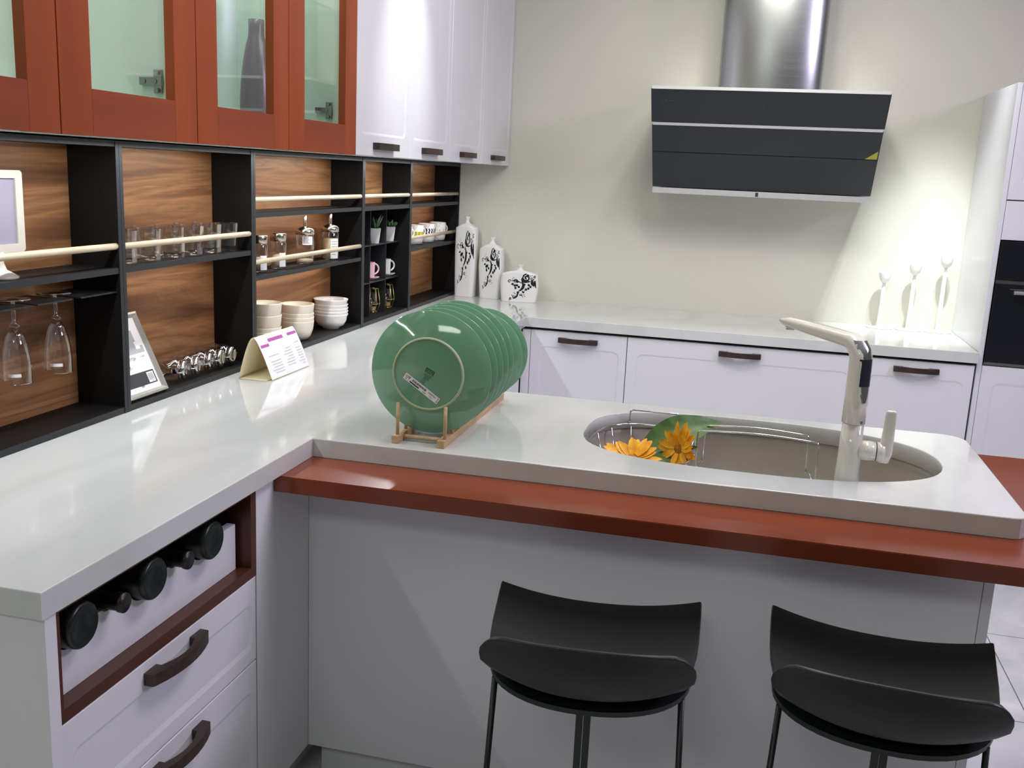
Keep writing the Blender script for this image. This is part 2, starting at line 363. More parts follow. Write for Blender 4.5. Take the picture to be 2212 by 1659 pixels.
for pts in (outer, sink_outline()):
    vs = [bm.verts.new((x, y, H)) for x, y in pts]; es = [bm.edges.new((vs[i], vs[(i + 1) % len(vs)])) for i in range(len(vs))]; loops.append((vs, es))
bmesh.ops.triangle_fill(bm, edges=[e for l in loops for e in l[1]], use_beauty=True)
top_faces = bm.faces[:]
ret = bmesh.ops.extrude_face_region(bm, geom=top_faces)
bmesh.ops.translate(bm, verts=[g for g in ret['geom'] if isinstance(g, bmesh.types.BMVert)], vec=(0, 0, -0.0417))
bmesh.ops.recalc_face_normals(bm, faces=bm.faces[:])
be = [e for e in bm.edges if len(e.link_faces) == 2 and abs(e.verts[0].co.z - H) < 1e-5 and abs(e.verts[1].co.z - H) < 1e-5 and e.link_faces[0].normal.angle(e.link_faces[1].normal) > 1.2]
bmesh.ops.bevel(bm, geom=be, offset=0.0022, segments=2, affect='EDGES', profile=0.5)
for f in bm.faces:
    if abs(f.normal.z) < 0.9 and f.calc_center_median().y > 1.6 and 1.3 < f.calc_center_median().x < 2.25 and f.calc_center_median().y < 2.2: f.smooth = True
single('worktop', bm, 'top', 'glossy white veined worktop running round the kitchen with an oval sink cut-out', 'worktop')

# sink bowl
bm = nb()
levels = [(0.004, H - 0.0417), (0.004, H - 0.06), (-0.004, H - 0.10), (-0.015, H - 0.18), (-0.04, H - 0.215), (-0.12, H - 0.225)]
rings = [[bm.verts.new((x, y, z)) for x, y in sink_outline(o)] for o, z in levels]
for A, B in zip(rings, rings[1:]):
    for i in range(len(A)):
        f = bm.faces.new((A[i], A[(i + 1) % len(A)], B[(i + 1) % len(A)], B[i])); f.smooth = True
bm.faces.new(rings[-1])
o_ = [bm.verts.new((x, y, H - 0.0417)) for x, y in sink_outline(0.014)]; o2 = [bm.verts.new((x, y, H - 0.23)) for x, y in sink_outline(0.005)]
n = len(o_)
for i in range(n):
    bm.faces.new((rings[0][i], rings[0][(i + 1) % n], o_[(i + 1) % n], o_[i])); bm.faces.new((o_[i], o_[(i + 1) % n], o2[(i + 1) % n], o2[i]))
bm.faces.new(o2)
t = thing('kitchen_sink', 'beige-grey oval undermount sink bowl set in the peninsula worktop', 'sink', (1.777, 1.936, H - 0.23))
part('bowl', bm, 'sink', t)
bm = nb(); lathe(bm, [(0, 0.004), (0.03, 0.004), (0.042, 0.002), (0.045, 0)], 32, (1.70, 1.95, H - 0.2248)); part('drain', bm, 'chrome', t)
bm = nb(); box(bm, 1.925, 2.003, 1.696, 1.765, H - 0.085, H - 0.0503); part('tap_ledge', bm, 'sink', t)

# ------------------------------------------------------------ red bar board
bm = nb()
prism(bm, [(0.79, 1.4162, H - 0.0778), (2.60, 1.4162, H - 0.0778), (2.60, 2.232, H - 0.0778), (2.255, 2.232, H - 0.0778), (2.255, 1.60, H - 0.0778), (0.79, 1.60, H - 0.0778)], (0, 0, 0.0355))
bmesh.ops.bevel(bm, geom=bm.edges[:], offset=0.0015, segments=2, affect='EDGES')
single('bar_board', bm, 'board', 'red-brown lacquered bar board projecting below the front edge of the white peninsula worktop', 'bar top')

# ------------------------------------------------------------ peninsula base
t = thing('peninsula_cabinet', 'white peninsula base unit carrying the sink, behind the two black stools', 'cabinet', (1.52, 1.62, 0))
part('back_panel', boxbm(0.7895, 2.2265, 1.5893, 1.6073, 0.10, H - 0.079, bev=0.0008), 'white', t)
part('end_panel', boxbm(2.2275, 2.2472, 1.5893, 2.215, 0.0, H - 0.079, bev=0.0008), 'white', t)
bm = nb(); box(bm, 0.802, 2.2265, 2.197, 2.215, 0.1, H - 0.045); box(bm, 0.802, 2.2265, 1.608, 2.196, 0.10, 0.118); part('carcass', bm, 'white', t)
part('plinth', boxbm(0.802, 2.2265, 1.64, 1.656, 0.0, 0.098), 'white', t)

# ------------------------------------------------------------ drawer cabinet with bottle niche (left foreground)
XF = 0.79
t = thing('drawer_cabinet', 'white drawer unit with a red-brown bottle niche under the near end of the worktop', 'cabinet', (0.5, 1.03, 0))
part('end_panel', boxbm(0.165, 0.802, 0.702, 0.7265, 0.0, H - 0.042, bev=0.0008), 'white', t)
bm = nb(); box(bm, 0.165, 0.76, 0.728, 0.744, 0.1, H - 0.25); box(bm, 0.165, 0.76, 1.322, 1.338, 0.1, H - 0.25); box(bm, 0.165, 0.76, 0.744, 1.322, 0.1, 0.118); box(bm, 0.165, 0.76, 0.744, 1.322, H - 0.25, H - 0.237)
part('carcass', bm, 'white', t)
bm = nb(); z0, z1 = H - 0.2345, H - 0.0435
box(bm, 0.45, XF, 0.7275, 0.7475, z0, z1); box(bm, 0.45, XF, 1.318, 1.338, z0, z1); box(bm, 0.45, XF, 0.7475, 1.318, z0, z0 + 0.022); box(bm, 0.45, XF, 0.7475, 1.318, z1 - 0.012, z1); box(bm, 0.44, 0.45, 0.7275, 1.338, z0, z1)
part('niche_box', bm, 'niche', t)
# scalloped white bottle support
bys = [(0.803, 1), (0.895, 0), (0.990, 1), (1.084, 0), (1.180, 1)]
def scallop(x0, x1):
    bm = nb(); y0, y1 = 0.7485, 1.305; zb, zt = z0 + 0.0225, H - 0.116
    def topz(y):
        z = zt
        for cy, big in bys:
            r = 0.0405 if big else 0.0185; cz = H - 0.102 if big else H - 0.104
            d = abs(y - cy)
            if d < r: z = min(z, cz - math.sqrt(max(r * r - d * d, 0)))
        return max(z, zb + 0.01)
    ys = sorted(set([y0, y1] + [round(y0 + (y1 - y0) * k / 170, 5) for k in range(171)]))
    row = [[bm.verts.new((x, y, z)) for y in ys for x, z in [(xx, zz)]] for xx, zz in ()]
    A = [bm.verts.new((x1, y, zb)) for y in ys]; B = [bm.verts.new((x1, y, topz(y))) for y in ys]
    C_ = [bm.verts.new((x0, y, zb)) for y in ys]; D = [bm.verts.new((x0, y, topz(y))) for y in ys]
    for i in range(len(ys) - 1):
        bm.faces.new((A[i], A[i + 1], B[i + 1], B[i])); bm.faces.new((C_[i + 1], C_[i], D[i], D[i + 1]))
        bm.faces.new((B[i], B[i + 1], D[i + 1], D[i])); bm.faces.new((A[i + 1], A[i], C_[i], C_[i + 1]))
    bm.faces.new((A[0], B[0], D[0], C_[0])); bm.faces.new((B[-1], A[-1], C_[-1], D[-1]))
    return bm
part('bottle_support', scallop(0.744, 0.762), 'white', t, label='white scalloped bottle support board')
for k, (zb, zt) in enumerate(((H - 0.4215, H - 0.2365), (H - 0.775, H - 0.4245))):
    d = part('drawer', routed((XF, 0.7285, zb), (0, 1, 0), (0, 0, 1), (1, 0, 0), 0.607, zt - zb, 0.02, 0.03, 0.014, 0.030, 0.052 if k == 0 else 0.06, 0.022, 0.0045, 0.009), 'white', t)
    part('handle', bow((XF, 1.034, zt - 0.030), (0, 1, 0), (0, 0, 1), (1, 0, 0), 0.178, 0.022, 0.034), 'handle', d, label='dark brown bow handle').location = (0, 0, 0)
bm = nb(); box(bm, 0.165, 0.735, 0.728, 1.338, 0.0, 0.098); part('plinth', bm, 'white', t)

# filler / corner unit between drawers and peninsula, and blank units along the left wall behind it
t = thing('corner_cabinet', 'plain white corner unit joining the drawer unit to the peninsula', 'cabinet', (0.5, 1.5, 0))
part('front_panel', boxbm(0.772, XF, 1.3405, 1.5885, 0.1, H - 0.0425, bev=0.0008), 'white', t)
part('carcass', boxbm(0.165, 0.770, 1.3405, 2.20, 0.1, H - 0.0425), 'white', t)
part('plinth', boxbm(0.165, 0.735, 1.3405, 2.20, 0, 0.098), 'white', t)
t = thing('side_cabinet', 'white base unit on the left wall behind the green plates', 'cabinet', (0.5, 3.0, 0))
part('carcass', boxbm(0.165, 0.768, 2.205, 4.295, 0.1, H - 0.0425), 'white', t)
part('front_panel', boxbm(0.770, 0.788, 2.24, 3.70, 0.1, H - 0.045, bev=0.0008), 'white', t)
part('plinth', boxbm(0.165, 0.735, 2.205, 4.295, 0, 0.098), 'white', t)

# ------------------------------------------------------------ back run base units
YD = 3.715
units = [(0.79, 0.8265, None, 'narrow white filler unit in the inner corner of the back run'),
         (0.8285, 1.2445, 1.036, 'white base unit with one routed door, left of the back run'),
         (1.2475, 2.1785, 1.712, 'wide white base unit with one routed door, below the extractor hood'),
         (2.1815, 2.6095, 2.396, 'white base unit with one routed door beside the tall oven unit')]
ztop = H - 0.0546
for k, (x0, x1, hx, lab) in enumerate(units):
    t = thing('base_cabinet', lab, 'cabinet', ((x0 + x1) / 2, 4.0, 0), group='base units of the back run')
    part('carcass', boxbm(x0 - 0.001, x1 + 0.001, YD + 0.021, 4.295, 0.1, H - 0.0425), 'gap', t)
    part('plinth', boxbm(x0 - 0.001, x1 + 0.001, YD + 0.06, YD + 0.075, 0, 0.098), 'white', t)
    if hx is None:
        part('front_panel', boxbm(x0, x1, YD, YD + 0.019, 0.1, ztop, bev=0.001), 'white', t)
    else:
        d = part('door', routed((x0, YD, 0.105), (1, 0, 0), (0, 0, 1), (0, -1, 0), x1 - x0, ztop - 0.105, 0.02, 0.04, 0.03, 0.06, 0.067, 0.03, 0.004, 0.006), 'white', t)
        part('handle', bow((hx, YD, H - 0.089), (1, 0, 0), (0, 0, 1), (0, -1, 0), 0.17, 0.021, 0.03), 'handle', d, label='dark brown bow handle').location = (0, 0, 0)

# ------------------------------------------------------------ tall oven unit (right)
ZT = H + 1.0135; x0, x1 = 2.618, 3.28
t = thing('tall_cabinet', 'tall white oven unit at the right edge, beside the candle holders', 'cabinet', (2.95, 4.0, 0))
part('side_panel', boxbm(2.6185, 2.6375, 3.7293, 4.302, 0.0, ZT, bev=0.0012), 'white', t)
part('side_panel', boxbm(3.262, 3.281, 3.7293, 4.302, 0.0, ZT, bev=0.0012), 'white', t)
bm = nb(); box(bm, 2.6385, 3.261, 3.75, 4.302, ZT - 0.02, ZT); box(bm, 2.6385, 3.261, 4.28, 4.302, 0.1, ZT - 0.02); box(bm, 2.6385, 3.261, 3.75, 4.28, H + 0.44, H + 0.46); box(bm, 2.6385, 3.261, 3.75, 4.28, H - 0.07, H - 0.030)
part('carcass', bm, 'white', t)
part('door', routed((2.639, 3.7293, H + 0.588), (1, 0, 0), (0, 0, 1), (0, -1, 0), 0.622, ZT - H - 0.588 - 0.003, 0.02, 0.042, 0.042, 0.055, 0.055, 0.03, 0.004, 0.007), 'white', t)
part('filler_panel', boxbm(2.639, 3.261, 3.7293, 3.749, H + 0.4375, H + 0.584, bev=0.001), 'white', t)
part('door', routed((2.639, 3.7293, 0.105), (1, 0, 0), (0, 0, 1), (0, -1, 0), 0.622, H - 0.052 - 0.105, 0.02, 0.042, 0.042, 0.06, 0.065, 0.03, 0.004, 0.010), 'white', t)
part('plinth', boxbm(2.639, 3.261, 3.79, 3.806, 0.0, 0.098), 'white', t)
t = thing('built_in_oven', 'black glass built-in oven in the tall white unit at the right edge', 'oven', (2.95, 3.8, H - 0.05))
part('body', boxbm(2.66, 3.24, 3.752, 4.25, H - 0.046, H + 0.43), 'black', t)
part('control_panel', boxbm(2.641, 3.259, 3.722, 3.751, H + 0.284, H + 0.433, bev=0.001), 'ovenglass', t)
part('trim_strip', boxbm(2.641, 3.259, 3.724, 3.751, H + 0.272, H + 0.2835), 'steel', t)
d = part('oven_door', boxbm(2.641, 3.259, 3.720, 3.751, H - 0.036, H + 0.2715, bev=0.001), 'ovenglass', t)
bm = nb(); cyl(bm, (2.70, 3.685, H + 0.243), (3.20, 3.685, H + 0.243), 0.008); cyl(bm, (2.73, 3.685, H + 0.243), (2.73, 3.72, H + 0.243), 0.005); cyl(bm, (3.17, 3.685, H + 0.243), (3.17, 3.72, H + 0.243), 0.005)
part('handle', bm, 'steel', d, label='round steel bar handle').location = (0, 0, 0)
part('bottom_trim', boxbm(2.641, 3.259, 3.726, 3.751, H - 0.047, H - 0.037), 'steel', t)

# ------------------------------------------------------------ wall cabinets on the left
XU = 0.55; ZU = H + 0.633; ZUT = ZU + 0.84
yu = [0.680, 1.114, 1.548, 1.978, 2.417, 2.878, 3.343, 3.811, 4.302]
def upper_box(t, ya, yb, m, mid=True):
    bm = nb(); e = 0.016
    box(bm, 0.165, XU - 0.024, ya + 0.001, ya + e, ZU + 0.003, ZUT); box(bm, 0.165, XU - 0.024, yb - e, yb - 0.001, ZU + 0.003, ZUT)
    box(bm, 0.165, XU - 0.024, ya + e, yb - e, ZU + 0.003, ZU + 0.02); box(bm, 0.165, XU - 0.024, ya + e, yb - e, ZUT - 0.018, ZUT)
    box(bm, 0.165, 0.173, ya + e, yb - e, ZU + 0.02, ZUT - 0.018)
    part('carcass', bm, m, t)
def glass_door(t, ya, yb, oa, ob, oz):
    # stiles and rails with a mitre-free joint, an opening oa..ob from z oz up
    bm = nb(); g = 0.0012; zt = ZUT - 0.002
    box(bm, XU - 0.022, XU, ya + g, oa, ZU, zt); box(bm, XU - 0.022, XU, ob, yb - g, ZU, zt)
    bmesh.ops.bevel(bm, geom=bm.edges[:], offset=0.0008, segments=1, affect='EDGES')
    d = part('door', bm, 'red', t, label='red-brown framed glass door')
    for za, zb in ((ZU + 0.0005, oz), (zt - 0.08, zt - 0.0005)):
        bm = nb(); box(bm, XU - 0.0218, XU - 0.0002, oa, ob, za, zb); part('rail', bm, 'redh', d).location = (0, 0, 0)
    bm = nb(); box(bm, XU - 0.018, XU - 0.014, oa - 0.002, ob + 0.002, oz - 0.002, zt - 0.078); part('glass_pane', bm, 'pane', d).location = (0, 0, 0)
def hinge(t, y, z):
    bm = nb(); x = 0.430
    box(bm, x, x + 0.052, y - 0.010, y - 0.001, z - 0.008, z + 0.008); box(bm, x + 0.032, x + 0.050, y - 0.006, y - 0.0005, z - 0.024, z + 0.024)
    for cx, cz, rr in ((x + 0.010, z, 0.006), (x + 0.036, z, 0.006), (x + 0.041, z + 0.018, 0.005), (x + 0.041, z - 0.018, 0.005)):
        cyl(bm, (cx, y - 0.012, cz), (cx, y - 0.005, cz), rr, n=14)
    part('hinge', bm, 'hinge', t)
zo = H + 0.7155
for ya, yb in ((0.72, 1.51), (1.58, 2.38)):
    area('cabinet_fill', (0.40, (ya + yb) / 2, ZUT - 0.03), (0.34, (ya + yb) / 2, 0), 0.04, 2.5, (0.99, 1.0, 0.98), (yb - ya) * 0.9).rotation_euler = (0, math.radians(8), 0)  # added fill that brightens the inside of the glass-door units
t = thing('wall_cabinet', 'red-brown glass-door wall unit at the left edge, above the screen and flutes', 'cabinet', (0.35, 1.114, ZU), group='glass-door wall units')
upper_box(t, yu[0], yu[2], 'carcass'); glass_door(t, yu[0], yu[1], 0.768, 1.0366, zo); glass_door(t, yu[1], yu[2], 1.2009, 1.4655, zo)
hinge(t, yu[2] - 0.0165, H + 0.757); 
t = thing('wall_cabinet', 'red-brown glass-door wall unit holding the grey vase, next to the white wall units', 'cabinet', (0.35, 1.978, ZU), group='glass-door wall units')
upper_box(t, yu[2], yu[4], 'carcass'); glass_door(t, yu[2], yu[3], 1.6331, 1.8962, zo); glass_door(t, yu[3], yu[4], 2.0688, 2.3354, zo)
hinge(t, yu[4] - 0.0165, H + 0.757)
part('glass_shelf', boxbm(0.175, 0.50, yu[2] + 0.017, yu[4] - 0.017, H + 1.03, H + 1.036), 'pane', t)
def white_handle(ya, yb, d):
    yc = (ya + yb) / 2; bm = nb(); z = H + 0.664
    prism(bm, [(XU, yc - 0.09, z - 0.0105), (XU + 0.022, yc - 0.09, z - 0.0105), (XU + 0.027, yc + 0.02, z - 0.0105), (XU + 0.022, yc + 0.09, z - 0.0105), (XU, yc + 0.09, z - 0.0105)], (0, 0, 0.021))
    part('handle', bm, 'handle', d, label='dark brown handle').location = (0, 0, 0)
for a, lab in ((4, 'white two-door wall unit next to the red-brown glass-door units'), (6, 'white two-door wall unit in the far corner beside the back wall')):
    t = thing('wall_cabinet', lab, 'cabinet', (0.35, yu[a + 1], ZU), group='white wall units')
    upper_box(t, yu[a], yu[a + 2], 'white')
    for k in (a, a + 1):
        ya, yb = yu[k] + 0.0015, yu[k + 1] - 0.0015
        d = part('door', routed((XU, ya, ZU), (0, 1, 0), (0, 0, 1), (1, 0, 0), yb - ya, ZUT - ZU, 0.021, 0.036, 0.026, 0.0635, 0.06, 0.03, 0.0045, 0.008), 'white', t)
        white_handle(ya - 0.02, yb + 0.01, d)

# ------------------------------------------------------------ open shelf units on the left worktop
XS, XBK = 0.309, 0.183; ZS = H + 0.633
bd = [0.70, 1.614, 2.238, 3.075, 3.598, 4.303]
labs = ['black open shelf unit at the left edge with the white screen and hanging flutes',
        'black open shelf unit with the tumblers on its shelf, second from the left edge',
        'black open shelf unit with two wooden rails above the bowl stacks, middle of the row',
        'black pigeonhole shelf unit holding potted succulents, cups and gold lanterns',
        'black open shelf unit with printed mugs, next to the tall vase in the far corner']
shelves = [[(0.333, 0.0135)], [(0.333, 0.0135)], [(0.4395, 0.0125), (0.2550, 0.0125)], [(0.4375, 0.0155)], [(0.4380, 0.0150), (0.2530, 0.0140)]]
rails = [[0.3955], [0.3945], [0.4915, 0.3092], [0.4915], [0.4905, 0.3092]]
mods = []
for k in range(5):
    ya, yb = bd[k] + 0.0006, bd[k + 1] - 0.0006; e = 0.0115
    t = thing('shelf_unit', labs[k], 'shelf unit', (0.25, (ya + yb) / 2, H), group='open shelf units along the left wall'); mods.append(t)
    for s0, s1 in ((ya, ya + e), (yb - e, yb)):
        bm = nb(); box(bm, 0.165, XS, s0, s1, H + 0.0005, ZS - 0.0005); part('side_panel', bm, 'black', t)
        # lighter edge band is the same board's front edge
    part('bottom_board', lit_front(boxbm(0.165, XS - 0.0008, ya + e, yb - e, H + 0.0005, H + 0.0155)), ['black', 'char'], t)
    part('top_board', lit_front(boxbm(0.165, XS - 0.0008, ya + e, yb - e, H + 0.6195, ZS - 0.0005)), ['black', 'char'], t)
    part('back_panel', boxbm(0.175, XBK, ya + e, yb - e, H + 0.0158, H + 0.619), 'walnut', t, label='walnut back panel')
    for z, th in shelves[k]:
        part('shelf', lit_front(boxbm(XBK + 0.0003, XS - 0.0015, ya + e, yb - e, H + z, H + z + th)), ['black', 'char'], t)
    for z in rails[k]:
        bm = nb(); cyl(bm, (XS - 0.008, ya + e, H + z), (XS - 0.008, yb - e, H + z), 0.0076, n=16)
        part('guard_rail', bm, 'woodr', t, label='pale beech guard rail')
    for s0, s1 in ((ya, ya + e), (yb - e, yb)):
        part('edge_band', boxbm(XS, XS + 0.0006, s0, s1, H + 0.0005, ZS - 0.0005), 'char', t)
# stemware rack plates, first unit
for ya, yb in ((0.96, 1.032), (1.052, 1.170), (1.19, 1.318), (1.338, 1.445), (1.475, 1.602)):
    part('stemware_rack', boxbm(0.186, 0.300, ya, yb, H + 0.2885, H + 0.2915), 'char', mods[0])
# pigeonhole grid, fourth unit
for y in (3.2575, 3.4305):
    part('divider', boxbm(XBK, 0.264, y, y + 0.004, H + 0.0156, H + 0.437), 'char', mods[3])
for z in (0.2945, 0.1475):
    part('divider_shelf', boxbm(XBK, 0.2645, 3.0872, 3.5858, H + z, H + z + 0.0035), 'char', mods[3])
part('inner_back', boxbm(XBK + 0.0002, XBK + 0.004, 3.0872, 3.5858, H + 0.0158, H + 0.4372), 'black', mods[3])
# light profiles fixed under the wall units
bm = nb(); box(bm, 0.47, 0.515, 2.05, 3.35, ZU - 0.0012, ZU + 0.0025)
single('light_profile', bm, 'ledprofile', 'slim aluminium light profile under the wall units, above the middle open shelves', 'light strip')
for (y0, y1, e) in ((0.8, 1.6, 1.6), (1.65, 2.2, 2.2), (2.28, 3.04, 3.2), (3.1, 3.57, 1.8), (3.62, 4.26, 2.2)):
    area('shelf_lamp', (0.262, (y0 + y1) / 2, H + 0.612), (0.235, (y0 + y1) / 2, H), 0.05, e * 0.11, (1, 0.94, 0.86), (y1 - y0) * 0.85).rotation_euler = (0, math.radians(52), 0)
for (y0, y1, z, e) in ((1.65, 2.2, 0.330, 1.0), (2.28, 3.04, 0.436, 1.2), (2.28, 3.04, 0.251, 1.5), (3.62, 4.26, 0.434, 0.8), (3.62, 4.26, 0.250, 0.7), (1.0, 1.58, 0.330, 0.25)):
    area('shelf_lamp', (0.262, (y0 + y1) / 2, H + z), (0.235, (y0 + y1) / 2, H), 0.05, e * 0.45, (1, 0.93, 0.84), (y1 - y0) * 0.85).rotation_euler = (0, math.radians(52), 0)
area('under_cabinet_lamp', (0.40, 2.2, ZU - 0.006), (0.40, 2.2, 0), 0.02, 13, (0.93, 0.97, 1.0), 3.4).rotation_euler = (0, 0, 0)

# ------------------------------------------------------------ extractor hood
t = thing('extractor_hood', 'slanted black glass extractor hood with a curved steel chimney on the back wall', 'extractor hood', (1.725, 4.1, H + 0.546))
xa, xb = 1.273, 2.178
bm = nb()
prism(bm, [(xa + 0.004, 3.7165, H + 0.9560), (xa + 0.004, 3.7165, H + 0.9678), (xa + 0.004, 4.303, H + 0.9678), (xa + 0.004, 4.303, H + 0.585), (xa + 0.004, 4.04, H + 0.575)], (xb - xa - 0.008, 0, 0))
part('body', bm, 'black', t)
bm = nb(); box(bm, xa, xb, 3.7115, 4.303, H + 0.9565, H + 0.9685); part('top_trim', bm, 'satin', t)
bm = nb(); box(bm, xa, xb - 0.004, 4.0195, 4.303, H + 0.546, H + 0.5700); part('bottom_trim', bm, 'satin', t)
pA = Vector((0, 3.7115, H + 0.9555)); pB = Vector((0, 4.0225, H + 0.5715))
dv = (pB - pA); nn = Vector((0, -abs(dv.z), -abs(dv.y))).normalized()
def hood_panel(zt, zb, ex=0.0, th=0.006):
    f = lambda z: (z - (H + 0.9555)) / (H + 0.5715 - H - 0.9555)
    a = pA + dv * f(H + zt); b = pA + dv * f(H + zb); bm = nb()
    prism(bm, [(xa - ex, a.y, a.z), (xa - ex, b.y, b.z), (xa - ex, b.y - nn.y * th, b.z - nn.z * th), (xa - ex, a.y - nn.y * th, a.z - nn.z * th)], (xb - xa + 2 * ex, 0, 0))
    return bm, a, b
b1, a1, e1 = hood_panel(0.9550, 0.8345, 0.003); b2, a2, e2 = hood_panel(0.8215, 0.7195, 0.001); b3, a3, e3 = hood_panel(0.7170, 0.5735, 0.001)
g1 = part('glass_panel', b1, 'hglass', t); g2 = part('glass_panel', b2, 'hglass', t); g3 = part('glass_panel', b3, 'hglass', t)
bs, _, _ = hood_panel(0.8330, 0.8225, -0.002, 0.003); part('trim_strip', bs, 'satin', t, label='silver strip between the glass panels')
def on_hood(x, z, off=0.0006):
    f = (H + z - pA.z) / (pB.z - pA.z); q = pA + dv * f + nn * off; return Vector((x, q.y, q.z))
up = -dv.normalized()
bm = nb(); pts = []
for k in range(40): a = 2 * PI * k / 40; pts.append(on_hood(1.7277, 0.905) + Vector((1, 0, 0)) * math.cos(a) * 0.0165 + up * math.sin(a) * 0.0165)
tube(bm, pts, 0.0005, 4, True)
for a_, w_ in ((1.312, 0.006), (1.326, 0.010), (1.341, 0.012)):
    o_1 = on_hood(a_, 0.914, 0.0008); quad(bm, [o_1, o_1 + Vector((w_, 0, 0)), o_1 + Vector((w_, 0, 0)) + up * 0.003, o_1 + up * 0.003])
part('touch_marks', bm, mat('faint_grey_print', srgb(74, 78, 82), 0.5), g1).location = (0, 0, 0)
bm = nb(); a = on_hood(2.174, 0.752, 0.001); b = on_hood(2.174, 0.7205, 0.001); c = on_hood(2.128, 0.7205, 0.001); quad(bm, [c, b, a])
part('corner_sticker', bm, 'sticker', g2, label='yellow triangular corner sticker').location = (0, 0, 0)
bm = nb(); box(bm, 1.712, 1.724, 4.0185, 4.0194, H + 0.549, H + 0.566); part('badge', bm, 'print', t)
# curved chimney
bm = nb(); prof = []
xc, hw = 1.7275, 0.2135
for k in range(33):
    a = PI * k / 32; prof.append((xc - hw * math.cos(a) , 4.075 - 0.085 * math.sin(a) ** 0.9))
A = [bm.verts.new((x, y, H + 0.969)) for x, y in prof]; B = [bm.verts.new((x, y, 2.88)) for x, y in prof]
for i in range(32):
    f = bm.faces.new((A[i], A[i + 1], B[i + 1], B[i])); f.smooth = True
Aw = [bm.verts.new((x, 4.303, H + 0.969)) for x in (prof[0][0], prof[-1][0])]; Bw = [bm.verts.new((x, 4.303, 2.88)) for x in (prof[0][0], prof[-1][0])]
bm.faces.new((Aw[0], A[0], B[0], Bw[0])); bm.faces.new((A[-1], Aw[1], Bw[1], B[-1]))
part('chimney', bm, 'steel', t, label='curved brushed steel chimney')

# ------------------------------------------------------------ bottles in the niche
def bottle_mesh():
    bm = nb(); prof = [(0, 0.012), (0.020, 0.006), (0.032, 0), (0.0365, 0.004), (0.0378, 0.012), (0.0378, 0.19), (0.034, 0.212), (0.020, 0.235), (0.0148, 0.25), (0.0140, 0.295), (0.0158, 0.297), (0.0158, 0.304), (0, 0.304)]
    lathe(bm, prof, 36); return bm
def make_bottle(y, big):
    nm = {0.803: 'with its base showing, nearest the end panel', 0.990: 'with its base showing, middle of the niche', 1.180: 'with its base showing, nearest the peninsula',
          0.895: 'with its neck showing, nearer the end panel', 1.084: 'with its neck showing, nearer the peninsula'}[y]
    t = thing('wine_bottle', 'black wine bottle lying in the red-brown niche ' + nm, 'bottle', (0.79 if big else 0.795, y, H - 0.1018 if big else H - 0.1038), 0, 'wine bottles lying in the niche')
    t.rotation_euler = (0, -PI / 2 if big else PI / 2, 0)
    if not big: t.location.x = 0.795 - 0.304
    part('glass_body', bottle_mesh(), 'bottle', t, local=True)
    bm = nb(); lathe(bm, [(0.0145, 0.245), (0.0148, 0.295), (0.0166, 0.2965), (0.0166, 0.3045), (0.0, 0.3048)], 28); part('capsule', bm, 'capsule', t, local=True)
for y, big in bys: make_bottle(y, big)

# ------------------------------------------------------------ things on the shelves
# white framed screen on pedestal
t = thing('pedestal_screen', 'white framed grey screen on a round pedestal foot on the leftmost shelf', 'screen', (0.25, 1.285, H + 0.3467))
fx, yR = 0.262, 1.358; y0 = 1.115
bm = nb(); outer = rrect(y0, yR, H + 0.398, H + 0.562, 0.008, 5); innr = rrect(y0 + 0.016, yR - 0.020, H + 0.4145, H + 0.546, 0.001, 5)
def fr3(x, pts): return [bm.verts.new((x, a, b)) for a, b in pts]
o0 = fr3(fx, outer); i0 = fr3(fx, innr); i1 = fr3(fx - 0.004, innr); ob = fr3(fx - 0.018, outer)
n = len(o0)
for i in range(n):
    j = (i + 1) % n
    bm.faces.new((o0[i], o0[j], i0[j], i0[i])); bm.faces.new((i0[i], i0[j], i1[j], i1[i])); bm.faces.new((o0[i], ob[i], ob[j], o0[j]))
bm.faces.new(ob)
part('frame', bm, 'plastic', t)
part('screen_panel', boxbm(fx - 0.006, fx - 0.0038, y0 + 0.015, yR - 0.019, H + 0.4135, H + 0.547), 'screen', t, label='grey lilac screen')
bm = nb(); lathe(bm, [(0, 0), (0.037, 0), (0.038, 0.004), (0.030, 0.009), (0.016, 0.018), (0.011, 0.032), (0.012, 0.053), (0, 0.053)], 36, (0.252, 1.288, H + 0.3467)); part('pedestal', bm, 'plastic', t)

